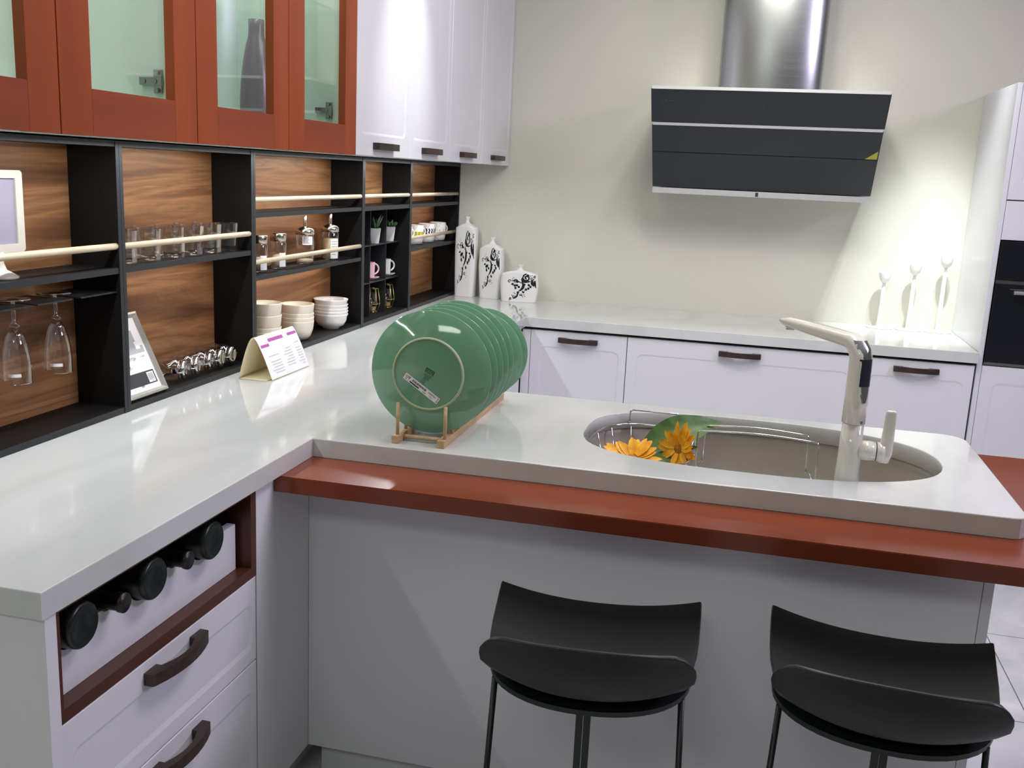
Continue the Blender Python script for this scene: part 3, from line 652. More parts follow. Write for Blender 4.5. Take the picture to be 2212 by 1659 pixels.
# champagne flutes hanging upside down
def flute(loc, lab):
    t = thing('champagne_flute', lab, 'glass', loc, 0, 'flutes hanging from the stemware rack')
    bm = nb(); lathe(bm, [(0.0345, 0.003), (0.0350, 0.0055), (0.012, 0.0035), (0.0045, -0.001), (0.0040, -0.030), (0.0040, -0.044), (0.012, -0.052), (0.0035, -0.058)], 28); lathe(bm, [(0, -0.002), (0.012, 0.0), (0.0345, 0.003)], 28)
    part('foot_and_stem', bm, 'glass', t, local=True, fixn=False)
    bm = nb(); lathe(bm, [(0, -0.0585), (0.010, -0.060), (0.017, -0.071), (0.023, -0.090), (0.0275, -0.115), (0.0295, -0.140), (0.0295, -0.172)], 32)
    tube(bm, [(0.0295 * math.cos(2 * PI * k / 32), 0.0295 * math.sin(2 * PI * k / 32), -0.172) for k in range(32)], 0.0006, 5, True)
    part('bowl', bm, 'glass', t, local=True, fixn=False)
    bm = nb()
    for a0, a1, z0_, z1_ in ((-1.5, -0.6, -0.156, -0.149),):
        K = 6
        for k in range(K):
            aa, ab = a0 + (a1 - a0) * k / K, a0 + (a1 - a0) * (k + 1) / K
            quad(bm, [(0.0299 * math.cos(aa), 0.0299 * math.sin(aa), z0_), (0.0299 * math.cos(ab), 0.0299 * math.sin(ab), z0_), (0.0299 * math.cos(ab), 0.0299 * math.sin(ab), z1_), (0.0299 * math.cos(aa), 0.0299 * math.sin(aa), z1_)])
    part('label', bm, 'paper', t, local=True, label='small white sticker')
    return t
f0 = flute((0.245, 1.4595, H + 0.2950), 'champagne flute hanging upside down nearest the first black divider')
dup(f0, (0.245, 1.331, H + 0.2950), 0, 'champagne flute hanging upside down at the left edge under the screen')

# tumblers
def tumbler(loc, lab):
    bm = nb(); n = 10
    def ring(r, z, facet): 
        return [bm.verts.new((r * (1 + (0.05 if facet and k % 2 else 0)) * math.cos(2 * PI * k / 20), r * (1 + (0.05 if facet and k % 2 else 0)) * math.sin(2 * PI * k / 20), z)) for k in range(20)]
    R = [ring(0.0270, 0, 1), ring(0.0280, 0.004, 1), ring(0.0295, 0.046, 1), ring(0.0302, 0.054, 0), ring(0.0318, 0.0795, 0), ring(0.0308, 0.080, 0), ring(0.0290, 0.054, 0), ring(0.0255, 0.016, 0)]
    for A, B in zip(R, R[1:]):
        for k in range(20): bm.faces.new((A[k], A[(k + 1) % 20], B[(k + 1) % 20], B[k]))
    bm.faces.new(R[0][::-1]); bm.faces.new(R[-1])
    return single('tumbler', bm, 'glass', lab, 'glass', 'tumblers on the second shelf unit', loc)
zt_ = H + 0.3469
tn = ['first', 'second', 'third', 'fourth', 'fifth', 'sixth']
t0 = tumbler((0.262, 1.688, zt_), 'faceted clear tumbler in the front row, first from the left')
for i, y in enumerate((1.787, 1.893, 1.985, 2.077, 2.168)):
    dup(t0, (0.262, y, zt_), 0.2 * i, 'faceted clear tumbler in the front row, %s from the left' % tn[i + 1])
for i, y in enumerate((1.7375, 1.840, 1.939, 2.031, 2.1225)):
    dup(t0, (0.2155, y, zt_), 0.3 * i, 'faceted clear tumbler in the back row, %s from the left' % tn[i])

# picture frame leaning on the walnut panel
t = thing('picture_frame', 'silver picture frame with a printed price sheet, leaning on the walnut panel', 'picture frame', (0.29, 1.72, H + 0.0157))
o = Vector((0.2935, 1.636, H + 0.0160)); uy = Vector((-0.092, 0, 0.197)).normalized(); ux = Vector((0.0, 1, 0)); un = ux.cross(uy)   # un faces the room
W_, H_ = 0.162, 0.216
def FP(a, b, c=0): return o + ux * a + uy * b + un * c
bm = nb()
def prof_frame(bm, w, h, wd, th):
    # rounded moulding by 3 strips per side
    levels = [(0, 0.0), (0.002, th), (wd * 0.5, th * 1.15), (wd, th * 0.5)]
    prev = None
    for ins, c in levels:
        r = [bm.verts.new(FP(a, b, c)) for a, b in ((ins, ins), (w - ins, ins), (w - ins, h - ins), (ins, h - ins))]
        if prev:
            for i in range(4): bm.faces.new((prev[i], prev[(i + 1) % 4], r[(i + 1) % 4], r[i]))
        prev = r
    bk = [bm.verts.new(FP(a, b, 0.0)) for a, b in ((wd, wd), (w - wd, wd), (w - wd, h - wd), (wd, h - wd))]
    for i in range(4): bm.faces.new((prev[i], prev[(i + 1) % 4], bk[(i + 1) % 4], bk[i]))
prof_frame(bm, W_, H_, 0.0145, 0.011)
part('moulding', bm, 'silver', t)
bm = nb(); prism(bm, [FP(0.001, 0.001, 0), FP(W_ - 0.001, 0.001, 0), FP(W_ - 0.001, H_ - 0.001, 0), FP(0.001, H_ - 0.001, 0)], un * 0.002); part('backing', bm, 'black', t)
bm = nb(); prism(bm, [FP(0.013, 0.013, 0.0022), FP(W_ - 0.013, 0.013, 0.0022), FP(W_ - 0.013, H_ - 0.013, 0.0022), FP(0.013, H_ - 0.013, 0.0022)], un * 0.001, 0)
def R_(a0, a1, b0, b1, mi, c=0.0036): quad(bm, [FP(a0, b0, c), FP(a1, b0, c), FP(a1, b1, c), FP(a0, b1, c)], mi)
R_(0.024, 0.140, 0.028, 0.062, 1); R_(0.108, 0.135, 0.031, 0.058, 0, 0.0040)
for k in range(9): R_(0.1105 + k * 0.0025, 0.1118 + k * 0.0025, 0.036, 0.055, 2, 0.0044)
R_(0.024, 0.140, 0.110, 0.128, 2); R_(0.026, 0.118, 0.126, 0.170, 2); R_(0.110, 0.128, 0.120, 0.140, 0, 0.004)
for k, (s, a, b, z) in enumerate((('NYTTJA', 0.075, 0.098, 0.010), ('99.-', 0.055, 0.078, 0.014), ('99', 0.075, 0.026, 0.012), ('21x30', 0.120, 0.100, 0.007), ('703.', 0.122, 0.0335, 0.004))):
    textbm(bm, s, z, frame_mx(FP(a, b, 0.0050), ux, uy), 1)
part('print_sheet', bm, ['paper', 'print', 'printl'], t, label='printed price sheet', fixn=False)

# swing-top jars lying on their sides
def lying_jar(loc, lab, rz):
    t = thing('storage_jar', lab, 'jar', loc, 0, 'glass jars lying on the bottom board')
    t.rotation_euler = Euler((0, PI / 2, rz), 'XYZ')
    bm = nb(); lathe(bm, [(0, 0.0), (0.024, 0.0), (0.029, 0.005), (0.030, 0.015), (0.030, 0.040), (0.028, 0.050), (0.0225, 0.056), (0.0225, 0.064)], 30); part('glass_body', bm, 'glass', t, local=True, fixn=False)
    bm = nb(); lathe(bm, [(0.0235, 0.0645), (0.0255, 0.0655), (0.0258, 0.071), (0.022, 0.0745), (0.015, 0.0745), (0.013, 0.0725), (0, 0.0725)], 30); part('lid', bm, 'chrome', t, local=True, label='chrome lid')
    bm = nb(); tube(bm, [(0.0240 * math.cos(2 * PI * k / 24), 0.0240 * math.sin(2 * PI * k / 24), 0.058) for k in range(24)], 0.0014, 6, True)
    tube(bm, [(0.0, 0.0245, 0.058), (0.0, 0.030, 0.060), (0.0, 0.031, 0.066), (0.0, 0.027, 0.0725)], 0.0014, 6); tube(bm, [(0.004, -0.0245, 0.056), (0.004, -0.031, 0.052), (0.004, -0.030, 0.064), (0.004, -0.027, 0.0705)], 0.0016, 6)
    box(bm, -0.006, 0.006, -0.0325, -0.0295, 0.046, 0.060)
    part('wire_clip', bm, 'chrome', t, local=True, label='chrome wire clip')
    return t
jz = H + 0.0158 + 0.0326
j0 = lying_jar((0.212, 1.885, jz), 'clip-lid glass jar lying on its side, nearest the picture frame', 0.35)
for i, (y, rz, lb) in enumerate(((1.952, 0.30, 'second from the picture frame'), (2.015, 0.38, 'middle of the lying row'), (2.080, 0.22, 'fourth from the picture frame'), (2.147, 0.12, 'nearest the right side panel'))):
    dup(j0, (0.212, y, jz), None, 'clip-lid glass jar lying on its side, ' + lb, Euler((0, PI / 2, rz), 'XYZ'))

# shakers and pourers, unit 3
def shaker(loc, lab, hole):
    t = thing('glass_shaker', lab, 'shaker', loc, 0, 'shakers behind the lower rail')
    bm = nb(); lathe(bm, [(0, 0.001), (0.0235, 0.001), (0.0255, 0.004), (0.0255, 0.082), (0.0225, 0.088)], 32); part('glass_body', bm, 'glass', t, local=True, fixn=False)
    bm = nb(); lathe(bm, [(0, 0.0045), (0.0225, 0.0045), (0.0225, 0.045), (0, 0.045)], 24); part('contents', bm, 'sand', t, local=True)
    bm = nb(); lathe(bm, [(0.0240, 0.088), (0.0255, 0.089), (0.0255, 0.111), (0.0240, 0.113), (0, 0.113)], 32); part('cap', bm, 'capm', t, local=True, label='satin steel cap')
    if hole:
        bm = nb(); cyl(bm, (0.0245, -0.006, 0.103), (0.0262, -0.006, 0.103), 0.0035, n=14); part('pour_hole', bm, 'black', t, local=True)
    bm = nb(); K = 6
    for k in range(K):
        a, b = -0.95 + 0.9 * k / K, -0.95 + 0.9 * (k + 1) / K
        quad(bm, [(0.0259 * math.cos(a), 0.0259 * math.sin(a), 0.008), (0.0259 * math.cos(b), 0.0259 * math.sin(b), 0.008), (0.0259 * math.cos(b), 0.0259 * math.sin(b), 0.052), (0.0259 * math.cos(a), 0.0259 * math.sin(a), 0.052)])
    part('label', bm, 'paper', t, local=True, label='white label')
shaker((0.252, 2.378, H + 0.2676), 'glass shaker with steel cap half hidden by the divider, first behind the rail', True)
shaker((0.250, 2.508, H + 0.2676), 'glass shaker with a plain steel cap, second behind the rail', False)
def pourer(loc, lab, hi, rz):
    t = thing('sugar_pourer', lab, 'sugar pourer', loc, rz, 'sugar pourers behind the lower rail')
    bm = nb(); lathe(bm, [(0, 0.001), (0.028, 0.001), (0.0305, 0.005), (0.0305, 0.094), (0.028, 0.099)], 36); part('glass_body', bm, 'glass', t, local=True, fixn=False)
    bm = nb(); lathe(bm, [(0, 0.0055), (0.0275, 0.0055), (0.0275, 0.016 if hi else 0.075), (0, 0.018 if hi else 0.077)], 28); part('contents', bm, 'sand', t, local=True)
    bm = nb(); lathe(bm, [(0.030, 0.099), (0.0318, 0.100), (0.0318, 0.113), (0.027, 0.119), (0.012, 0.124), (0.006, 0.126), (0, 0.126)], 36); part('cap', bm, 'capm', t, local=True, label='satin steel cap')
    bm = nb(); n = 16; A = [bm.verts.new((0.0058 * math.cos(2 * PI * k / n), 0.0058 * math.sin(2 * PI * k / n), 0.123)) for k in range(n)]
    B = [bm.verts.new((0.0058 * math.cos(2 * PI * k / n), 0.0058 * math.sin(2 * PI * k / n), 0.152 + 0.010 * math.cos(2 * PI * k / n))) for k in range(n)]
    for k in range(n): f = bm.faces.new((A[k], A[(k + 1) % n], B[(k + 1) % n], B[k])); f.smooth = True
    part('spout', bm, 'capm', t, local=True, fixn=False)
    bm = nb(); K = 8; z0_, z1_ = (0.066, 0.094) if hi else (0.006, 0.074); a0, a1 = (-1.15, 0.05) if hi else (-0.75, 0.25)
    def cq(a, b, za, zb, r, mi): quad(bm, [(r * math.cos(a), r * math.sin(a), za), (r * math.cos(b), r * math.sin(b), za), (r * math.cos(b), r * math.sin(b), zb), (r * math.cos(a), r * math.sin(a), zb)], mi)
    for k in range(K): cq(a0 + (a1 - a0) * k / K, a0 + (a1 - a0) * (k + 1) / K, z0_, z1_, 0.0309, 0)
    for j in range(6):
        zz = z1_ - (j + 1) * (z1_ - z0_) / 7.5; wd = (a1 - a0) * random.uniform(0.4, 0.8)
        for k in range(5): cq(a0 + 0.12 + wd * k / 5, a0 + 0.12 + wd * (k + 0.9) / 5, zz, zz + 0.0016, 0.0312, 1)
    part('label', bm, ['paper', 'print'], t, local=True, label='white printed label', fixn=False)
pourer((0.249, 2.7045, H + 0.2676), 'nearly empty glass sugar pourer with steel spout cap, third behind the rail', True, -0.25)
pourer((0.249, 2.912, H + 0.2676), 'filled glass sugar pourer with steel spout cap, nearest the right side panel', False, -0.35)

# bowls
def bowl_mesh(kind):
    bm = nb()
    if kind == 'deep': prof = [(0, 0.003), (0.024, 0.003), (0.026, 0), (0.034, 0.001), (0.044, 0.012), (0.051, 0.032), (0.0535, 0.060), (0.0535, 0.0625), (0.0520, 0.0625), (0.0495, 0.034), (0.042, 0.014), (0.030, 0.006), (0, 0.006)]
    elif kind == 'deepb': prof = [(0, 0.003), (0.026, 0.003), (0.028, 0), (0.035, 0.001), (0.046, 0.014), (0.0535, 0.036), (0.0565, 0.062), (0.0565, 0.0645), (0.0550, 0.0645), (0.0520, 0.036), (0.044, 0.016), (0.030, 0.006), (0, 0.006)]
    else: prof = [(0, 0.004), (0.028, 0.004), (0.029, 0), (0.032, 0), (0.033, 0.006), (0.048, 0.013), (0.057, 0.030), (0.0595, 0.046), (0.0630, 0.0535), (0.0625, 0.0550), (0.0580, 0.047), (0.0550, 0.030), (0.046, 0.016), (0.030, 0.009), (0, 0.009)]
    lathe(bm, prof, 44); return bm
def stack(kind, x, y, zs, mt, words, grp):
    first = None
    for i, z in enumerate(zs):
        lab = words[i]
        if first is None: first = single('bowl', bowl_mesh(kind), mt, lab, 'bowl', grp, (x, y, z))
        else: dup(first, (x + random.uniform(-0.0008, 0.0008), y + random.uniform(-0.0008, 0.0008), z), 0.3 * i, lab)
zb_ = H + 0.0157
stack('deep', 0.247, 2.418, [zb_, zb_ + 0.0137, zb_ + 0.052, zb_ + 0.0903], 'bowlc', ['cream deep bowl at the bottom of the stack behind the folded card', 'cream deep bowl second from the bottom of the stack behind the folded card', 'cream deep bowl third from the bottom of the stack behind the folded card', 'cream deep bowl on top of the stack by the divider'], 'bowls stacked by the divider')
stack('deepb', 0.245, 2.654, [zb_, zb_ + 0.0137, zb_ + 0.0275, zb_ + 0.0570], 'bowlc', ['cream deep bowl at the bottom of the middle stack', 'cream deep bowl second from the bottom of the middle stack', 'cream deep bowl second from the top of the middle stack', 'cream deep bowl on top of the middle stack'], 'bowls of the middle stack')
stack('foot', 0.2475, 2.925, [zb_, zb_ + 0.0115, zb_ + 0.0225, zb_ + 0.0355, zb_ + 0.0535], 'bowlw', ['white flared bowl at the bottom of the right stack', 'white flared bowl second from the bottom of the right stack', 'white flared bowl in the middle of the right stack', 'white flared bowl second from the top of the right stack', 'white flared bowl on top of the right stack'], 'bowls of the right stack')

# potted succulents
def pot(loc, lab, kind):
    t = thing('potted_succulent', lab, 'plant', loc, 0.35, 'succulents in the top pigeonholes')
    bm = nb(); a, b, h = 0.0155, 0.0235, 0.060
    v = [bm.verts.new((sx * a, sy * a, 0)) for sx, sy in ((-1, -1), (1, -1), (1, 1), (-1, 1))]; w_ = [bm.verts.new((sx * b, sy * b, h)) for sx, sy in ((-1, -1), (1, -1), (1, 1), (-1, 1))]
    w2 = [bm.verts.new((sx * (b - 0.002), sy * (b - 0.002), h)) for sx, sy in ((-1, -1), (1, -1), (1, 1), (-1, 1))]; w3 = [bm.verts.new((sx * (b - 0.003), sy * (b - 0.003), h - 0.006)) for sx, sy in ((-1, -1), (1, -1), (1, 1), (-1, 1))]
    bm.faces.new(v[::-1])
    for A, B in ((v, w_), (w_, w2), (w2, w3)):
        for i in range(4): bm.faces.new((A[i], A[(i + 1) % 4], B[(i + 1) % 4], B[i]))
    bm.faces.new(w3)
    bmesh.ops.bevel(bm, geom=[e for e in bm.edges if abs((e.verts[0].co - e.verts[1].co).z) > 0.03], offset=0.002, segments=2, affect='EDGES')
    part('pot', bm, 'ceram', t, local=True, label='white square tapered pot')
    part('soil', boxbm(-0.0205, 0.0205, -0.0205, 0.0205, h - 0.006, h - 0.004), 'soil', t, local=True)
    rnd = random.Random(7 if kind else 3)
    N = 13 if kind else 20
    for k in range(N):
        bm = nb(); a = 2 * PI * k / N * 2.4 + rnd.uniform(-.2, .2); tilt = rnd.uniform(0.15, 0.75) if kind else rnd.uniform(0.1, 1.1)
        L_ = rnd.uniform(0.040, 0.066) if kind else rnd.uniform(0.020, 0.036); r = 0.0046 if kind else 0.0054
        d = Vector((math.cos(a) * math.sin(tilt), math.sin(a) * math.sin(tilt), math.cos(tilt))); p0 = Vector((math.cos(a) * 0.006, math.sin(a) * 0.006, h - 0.005))
        pts = [p0 + d * L_ * s + Vector((0, 0, 0.004 * math.sin(s * PI))) for s in (0, 0.3, 0.6, 0.85, 1)]
        rr = [r * q for q in ((0.7, 1, 0.85, 0.45, 0.08) if kind else (0.4, 0.8, 1, 0.8, 0.2))]
        tube(bm, pts, rr, 7); part('leaf', bm, 'succ', t, local=True)
    return t
pot((0.234, 3.385, H + 0.2982), 'spiky aloe in a white square pot, middle top pigeonhole', True)
pot((0.234, 3.552, H + 0.2982), 'short-leaved succulent in a white square pot, right top pigeonhole', False)

def cup_handle(bm, r, z0, z1, out, tk, ang):
    pts = []
    for k in range(13):
        a = PI * k / 12 - PI / 2; rr = r + out * math.cos(a); z = (z0 + z1) / 2 + (z1 - z0) / 2 * math.sin(a); pts.append((rr * math.cos(ang), rr * math.sin(ang), z))
    tube(bm, pts, tk, 8)
def esp(loc, lab, m):
    t = thing('espresso_cup', lab, 'cup', loc, 0, 'cups in the middle pigeonholes')
    bm = nb(); lathe(bm, [(0, 0.008), (0.018, 0.008), (0.0205, 0.072), (0.0190, 0.072), (0.0165, 0.011), (0, 0.011)], 10, smooth=False); part('cup_body', bm, m, t, local=True)
    bm = nb(); cup_handle(bm, 0.018, 0.022, 0.064, 0.022, 0.0037, 0.95); part('handle', bm, m, t, local=True)
    t2 = thing('saucer', lab.replace('espresso cup', 'saucer under the espresso cup'), 'saucer', loc, 0, 'saucers in the middle pigeonholes')
    bm = nb(); lathe(bm, [(0, 0.0), (0.020, 0.0), (0.022, 0.002), (0.0375, 0.0105), (0.0385, 0.0125), (0.0220, 0.0065), (0.019, 0.0065), (0, 0.0070)], 36); part('plate', bm, m, t2, local=True)
ze = H + 0.1512
esp((0.224, 3.362, ze), 'pink espresso cup, middle pigeonhole', 'pink'); esp((0.224, 3.542, ze), 'off-white espresso cup, right pigeonhole', 'greyc'); esp((0.222, 3.178, ze), 'off-white espresso cup, left pigeonhole hidden by the divider', 'greyc')

def lantern(loc, lab):
    t = thing('wire_lantern', lab, 'lantern', loc, 0.45, 'gold lanterns in the bottom pigeonholes')
    n = 6; bm = nb()
    def ringp(r, z): return [(r * math.cos(2 * PI * k / n), r * math.sin(2 * PI * k / n), z) for k in range(n)]
    a, b, c = ringp(0.019, 0.002), ringp(0.030, 0.036), ringp(0.021, 0.098)
    for R in (a, b, c):
        for k in range(n): tube(bm, [R[k], R[(k + 1) % n]], 0.0012, 6)
    for k in range(n): tube(bm, [a[k], b[k], c[k]], 0.0012, 6)
    part('wire_frame', bm, 'brass', t, local=True, label='gold wire cage')
    bm = nb(); lathe(bm, [(0, 0.003), (0.0165, 0.003), (0.0165, 0.080)], 28); part('glass_cylinder', bm, 'glass', t, local=True, fixn=False)
    bm = nb(); lathe(bm, [(0, 0.0045), (0.0150, 0.0045), (0.0150, 0.022), (0.004, 0.020), (0, 0.020)], 20); part('candle', bm, 'candle', t, local=True, label='cream tealight')
zl = H + 0.0157
lantern((0.228, 3.385, zl), 'gold wire lantern with tealight, middle bottom pigeonhole'); lantern((0.228, 3.552, zl), 'gold wire lantern with tealight, right bottom pigeonhole'); lantern((0.222, 3.195, zl), 'gold wire lantern with tealight, left bottom pigeonhole')

def mug(loc, lab, pat, hang=1.05):
    t = thing('mug', lab, 'mug', loc, 0, 'printed mugs on the last shelf unit')
    R0 = 0.0405
    def rad(z): return 0.034 + (R0 - 0.034) * min(1, z / 0.03) ** 0.6
    bm = nb(); lathe(bm, [(0, 0.002), (0.028, 0.002), (0.030, 0), (rad(0.004) , 0.004), (rad(0.015), 0.015), (R0, 0.030), (R0, 0.086), (R0 - 0.003, 0.086), (R0 - 0.003, 0.030), (0.030, 0.006), (0, 0.006)], 40)
    def patch(a0, a1, z0, z1, mi, skew=0.0):
        K = 4
        for k in range(K):
            a, b = a0 + (a1 - a0) * k / K, a0 + (a1 - a0) * (k + 1) / K; r = R0 + 0.0004
            quad(bm, [(r * math.cos(a), r * math.sin(a), z0), (r * math.cos(b), r * math.sin(b), z0), (r * math.cos(b + skew), r * math.sin(b + skew), z1), (r * math.cos(a + skew), r * math.sin(a + skew), z1)], mi)
    if pat == 'y':
        for k in range(14):
            a = 2 * PI * k / 14; patch(a, a + 0.38, 0.031, 0.058, 1, 0.05)
            r = R0 + 0.0005; quad(bm, [(r * math.cos(a), r * math.sin(a), 0.0315), (r * math.cos(a + 0.36), r * math.sin(a + 0.36), 0.0315), (r * math.cos(a + 0.2), r * math.sin(a + 0.2), 0.014 + 0.016)], 1)
    if pat == 'n':
        for k in range(18):
            a = 2 * PI * k / 18
            for j in range(4): patch(a + (0.09 if j % 2 else 0), a + 0.17 + (0.09 if j % 2 else 0), 0.0305 + j * 0.0085, 0.0305 + (j + 1) * 0.0085, 1, 0.09 * (1 if j % 2 == 0 else -1))
    if pat == 'p':
        for k in range(12): patch(2 * PI * k / 12, 2 * PI * k / 12 + 0.16, 0.045, 0.055, 1); patch(2 * PI * k / 12 + 0.2, 2 * PI * k / 12 + 0.3, 0.032, 0.038, 1)
    part('cup_body', bm, ['bowlw', {'y': 'yellow', 'n': 'navy', 'p': 'pink', 'w': 'greyc'}[pat]], t, local=True, fixn=False)
    bm = nb(); cup_handle(bm, R0 - 0.002, 0.034, 0.074, 0.024, 0.0042, hang); part('handle', bm, 'bowlw', t, local=True)
zm = H + 0.2672
mug((0.236, 3.708, zm), 'white mug mostly hidden behind the divider, handle showing', 'w'); mug((0.236, 3.862, zm), 'white mug with a mustard yellow geometric print', 'y')
mug((0.236, 4.028, zm), 'white mug with wavy navy stripes', 'n'); mug((0.236, 4.192, zm), 'pale pink printed mug nearest the corner', 'p')

# grey vase in the glass cabinet
bm = nb()
lathe(bm, [(0, 0), (0.047, 0), (0.047, 0.06), (0.046, 0.12), (0.043, 0.17), (0.037, 0.22), (0.029, 0.262), (0.0225, 0.285), (0.0215, 0.31), (0.0215, 0.33), (0.0190, 0.33), (0.0190, 0.285), (0, 0.28)], 40, (0.335, 2.215, ZU + 0.0203))
single('vase', bm, 'greyvase', 'dark grey-violet bottle vase inside the glass-door wall unit', 'vase')

# ------------------------------------------------------------ folded tent card
t = thing('tent_card', 'folded white promotional card with magenta and grey print standing on the worktop', 'card', (0.40, 2.17, H))
ap = Vector((0.394, 2.050, H + 0.120)); 
def card_x(s, side):   # s 0 apex .. 1 foot
    if side < 0: return 0.394 - 0.041 * s ** 0.68
    return 0.394 + 0.056 * s ** 0.78
def card_z(s): return H + 0.0012 + 0.118 * (1 - s)
bm = nb(); K = 14; y0, y1 = 2.062, 2.312
for side in (-1, 1):
    rows = []
    for i in range(K + 1):
        s = i / K; x, z = card_x(s, side), card_z(s); rows.append([bm.verts.new((x, y0 + (0.012 if side > 0 else 0) , z)), bm.verts.new((x, y1, z))])
    for a, b in zip(rows, rows[1:]): f = bm.faces.new((a[0], a[1], b[1], b[0])); f.smooth = True
xL, xRr = card_x(1, -1), card_x(1, 1)
quad(bm, [(xL, y0, H + 0.0012), (xL, y1, H + 0.0012), (xRr - 0.012, y1, H + 0.0012), (xRr - 0.012, y0, H + 0.0012)])
me_card = part('card_sheet', bm, 'paperin', t, fixn=False, label='cream inside of the card')
sm = me_card.modifiers.new('thickness', 'SOLIDIFY'); sm.thickness = 0.0006; sm.offset = 0
bm = nb()
def cardq(s0, s1, ya, yb, mi, off=0.0008):
    N_ = max(1, int((s1 - s0) * 16)); 
    for i in range(N_):
        a, b = s0 + (s1 - s0) * i / N_, s0 + (s1 - s0) * (i + 1) / N_
        quad(bm, [(card_x(a, 1) + off, ya, card_z(a) + off * .5), (card_x(b, 1) + off, ya, card_z(b) + off * .5), (card_x(b, 1) + off, yb, card_z(b) + off * .5), (card_x(a, 1) + off, yb, card_z(a) + off * .5)], mi)
cardq(0.01, 0.985, y0 + 0.012, y1, 0, 0.0006)
cardq(0.10, 0.17, y0 + 0.07, y0 + 0.16, 1, 0.0012); cardq(0.10, 0.16, y0 + 0.19, y1 - 0.004, 1, 0.0012); cardq(0.20, 0.26, y0 + 0.018, y0 + 0.065, 1, 0.0012)
for j in range(9):
    s = 0.34 + j * 0.065
    for (ya, yb) in ((y0 + 0.03, y0 + 0.10), (y0 + 0.125, y0 + 0.18), (y0 + 0.20, y1 - 0.012)):
        if random.random() < 0.75: cardq(s, s + 0.016, ya + random.uniform(0, .02), yb, 2, 0.0012)
part('printed_face', bm, ['paper', 'magenta', mat('pale_grey_text', srgb(196, 198, 204), 0.7)], t, fixn=False, label='white printed face with magenta headings')

# ------------------------------------------------------------ plate rack and plates
t = thing('plate_rack', 'beech plate rack on the worktop holding the green plates', 'plate rack', (1.045, 1.875, H))
for x in (0.9893, 1.0960):
    part('rail', boxbm(x - 0.0085, x + 0.0085, 1.606, 2.142, H + 0.0003, H + 0.0175, bev=0.001), 'rackw', t)
bm = nb()
for y in (1.640, 2.105): 
    b_ = nb(); cyl(b_, (0.997, y, H + 0.010), (1.088, y, H + 0.010), 0.0045, n=12); part('crossbar', b_, 'rackw', t)
bm.free()
pegs = [1.622, 1.6775, 1.7245, 1.7745, 1.8245, 1.8745, 1.935, 1.995, 2.0505, 2.1105]
for y in pegs:
    for x in (0.9893, 1.1005):
        b_ = nb(); cyl(b_, (x, y, H + 0.015), (x, y, H + 0.0905), 0.0040, n=12); part('peg', b_, 'rackw', t)
def plate_thing(loc, R, lab, rot):
    s = R / 0.14
    t = thing('dinner_plate', lab, 'plate', loc, 0, 'green plates standing in the rack')
    # local: plate axis along z (underside towards +z, which is turned to face the camera)
    bm = nb(); prof = [(0, 0.0), (0.076, 0.0), (0.086, -0.001), (0.118, -0.0145), (0.139, -0.0215), (0.140, -0.0225), (0.1385, -0.0245), (0.118, -0.0185), (0.088, -0.006), (0.076, -0.0045), (0, -0.0045)]
    lathe(bm, [(r * s, z * s) for r, z in prof], 72); part('plate_body', bm, 'plate', t, local=True)
    bm = nb(); lathe(bm, [(0.0775 * s, -0.0008), (0.0785 * s, 0.0036), (0.0800 * s, 0.0040), (0.0815 * s, 0.0034), (0.0835 * s, -0.0012)], 72); part('foot_ring', bm, 'platefoot', t, local=True, label='paler foot ring')
    t.rotation_euler = rot
    return t
tilt = math.radians(4)
def plate_rot(t_): return Euler((PI / 2 + t_, 0, math.radians(2)), 'XYZ')
py = [1.6445, 1.691, 1.741, 1.791, 1.841]
p_first = plate_thing((1.050, py[0], H + 0.1565), 0.14, 'large green plate at the front of the rack, stamped underside showing', plate_rot(0))
lbs = ['second', 'third', 'fourth', 'fifth']
for i, y in enumerate(py[1:]):
    dup(p_first, (1.052, y, H + 0.1565), None, 'large green plate in the rack, %s from the front' % lbs[i], plate_rot(random.uniform(-0.01, 0.02)))
p_s = plate_thing((1.058, 2.016, H + 0.1335), 0.117, 'smaller green plate in the rack, just behind the large ones', plate_rot(0))
dup(p_s, (1.058, 2.076, H + 0.1335), None, 'smaller green plate at the far end of the rack', plate_rot(0.01))
# stamp and sticker on the front plate (local plane z=0.0006, local x to the right, local y up)
bm = nb(); Z0 = 0.0006
def LQ(cx, cy, w, h, ang, mi, z=Z0):
    c, s = math.cos(ang), math.sin(ang); quad(bm, [(cx + c * a - s * b, cy + s * a + c * b, z) for a, b in ((-w / 2, -h / 2), (w / 2, -h / 2), (w / 2, h / 2), (-w / 2, h / 2))], mi)
an = math.radians(-27)
cx, cy = 0.004, 0.006
def loc2(a, b): return (cx + math.cos(an) * a - math.sin(an) * b, cy + math.sin(an) * a + math.cos(an) * b)
# logo box: dark rectangle outline, oval and letters
for a, b, w_, h_ in ((0, 0.0045, 0.021, 0.0012), (0, -0.0045, 0.021, 0.0012), (-0.0100, 0, 0.0014, 0.0095), (0.0100, 0, 0.0014, 0.0095)):
    q = loc2(a, b); LQ(q[0], q[1], w_, h_, an, 0)
textbm(bm, 'IKEA', 0.0088, Matrix.Translation((cx, cy, Z0)) @ Matrix.Rotation(an, 4, 'Z'), 0)
for j, wd in enumerate((0.016, 0.018, 0.012, 0.014)):
    q = loc2(0, -0.0090 - j * 0.0035); LQ(q[0], q[1], wd, 0.0010, an, 0)
textbm(bm, 'CE', 0.006, Matrix.Translation((*loc2(-0.002, -0.0245), Z0)) @ Matrix.Rotation(an, 4, 'Z'), 0)
q = loc2(-0.003, -0.030); LQ(q[0], q[1], 0.012, 0.001, an, 0)
part('stamp', bm, mat('dark_green_stamp', srgb(18, 34, 26), 0.4), p_first, local=True, label='black maker stamp', fixn=False)
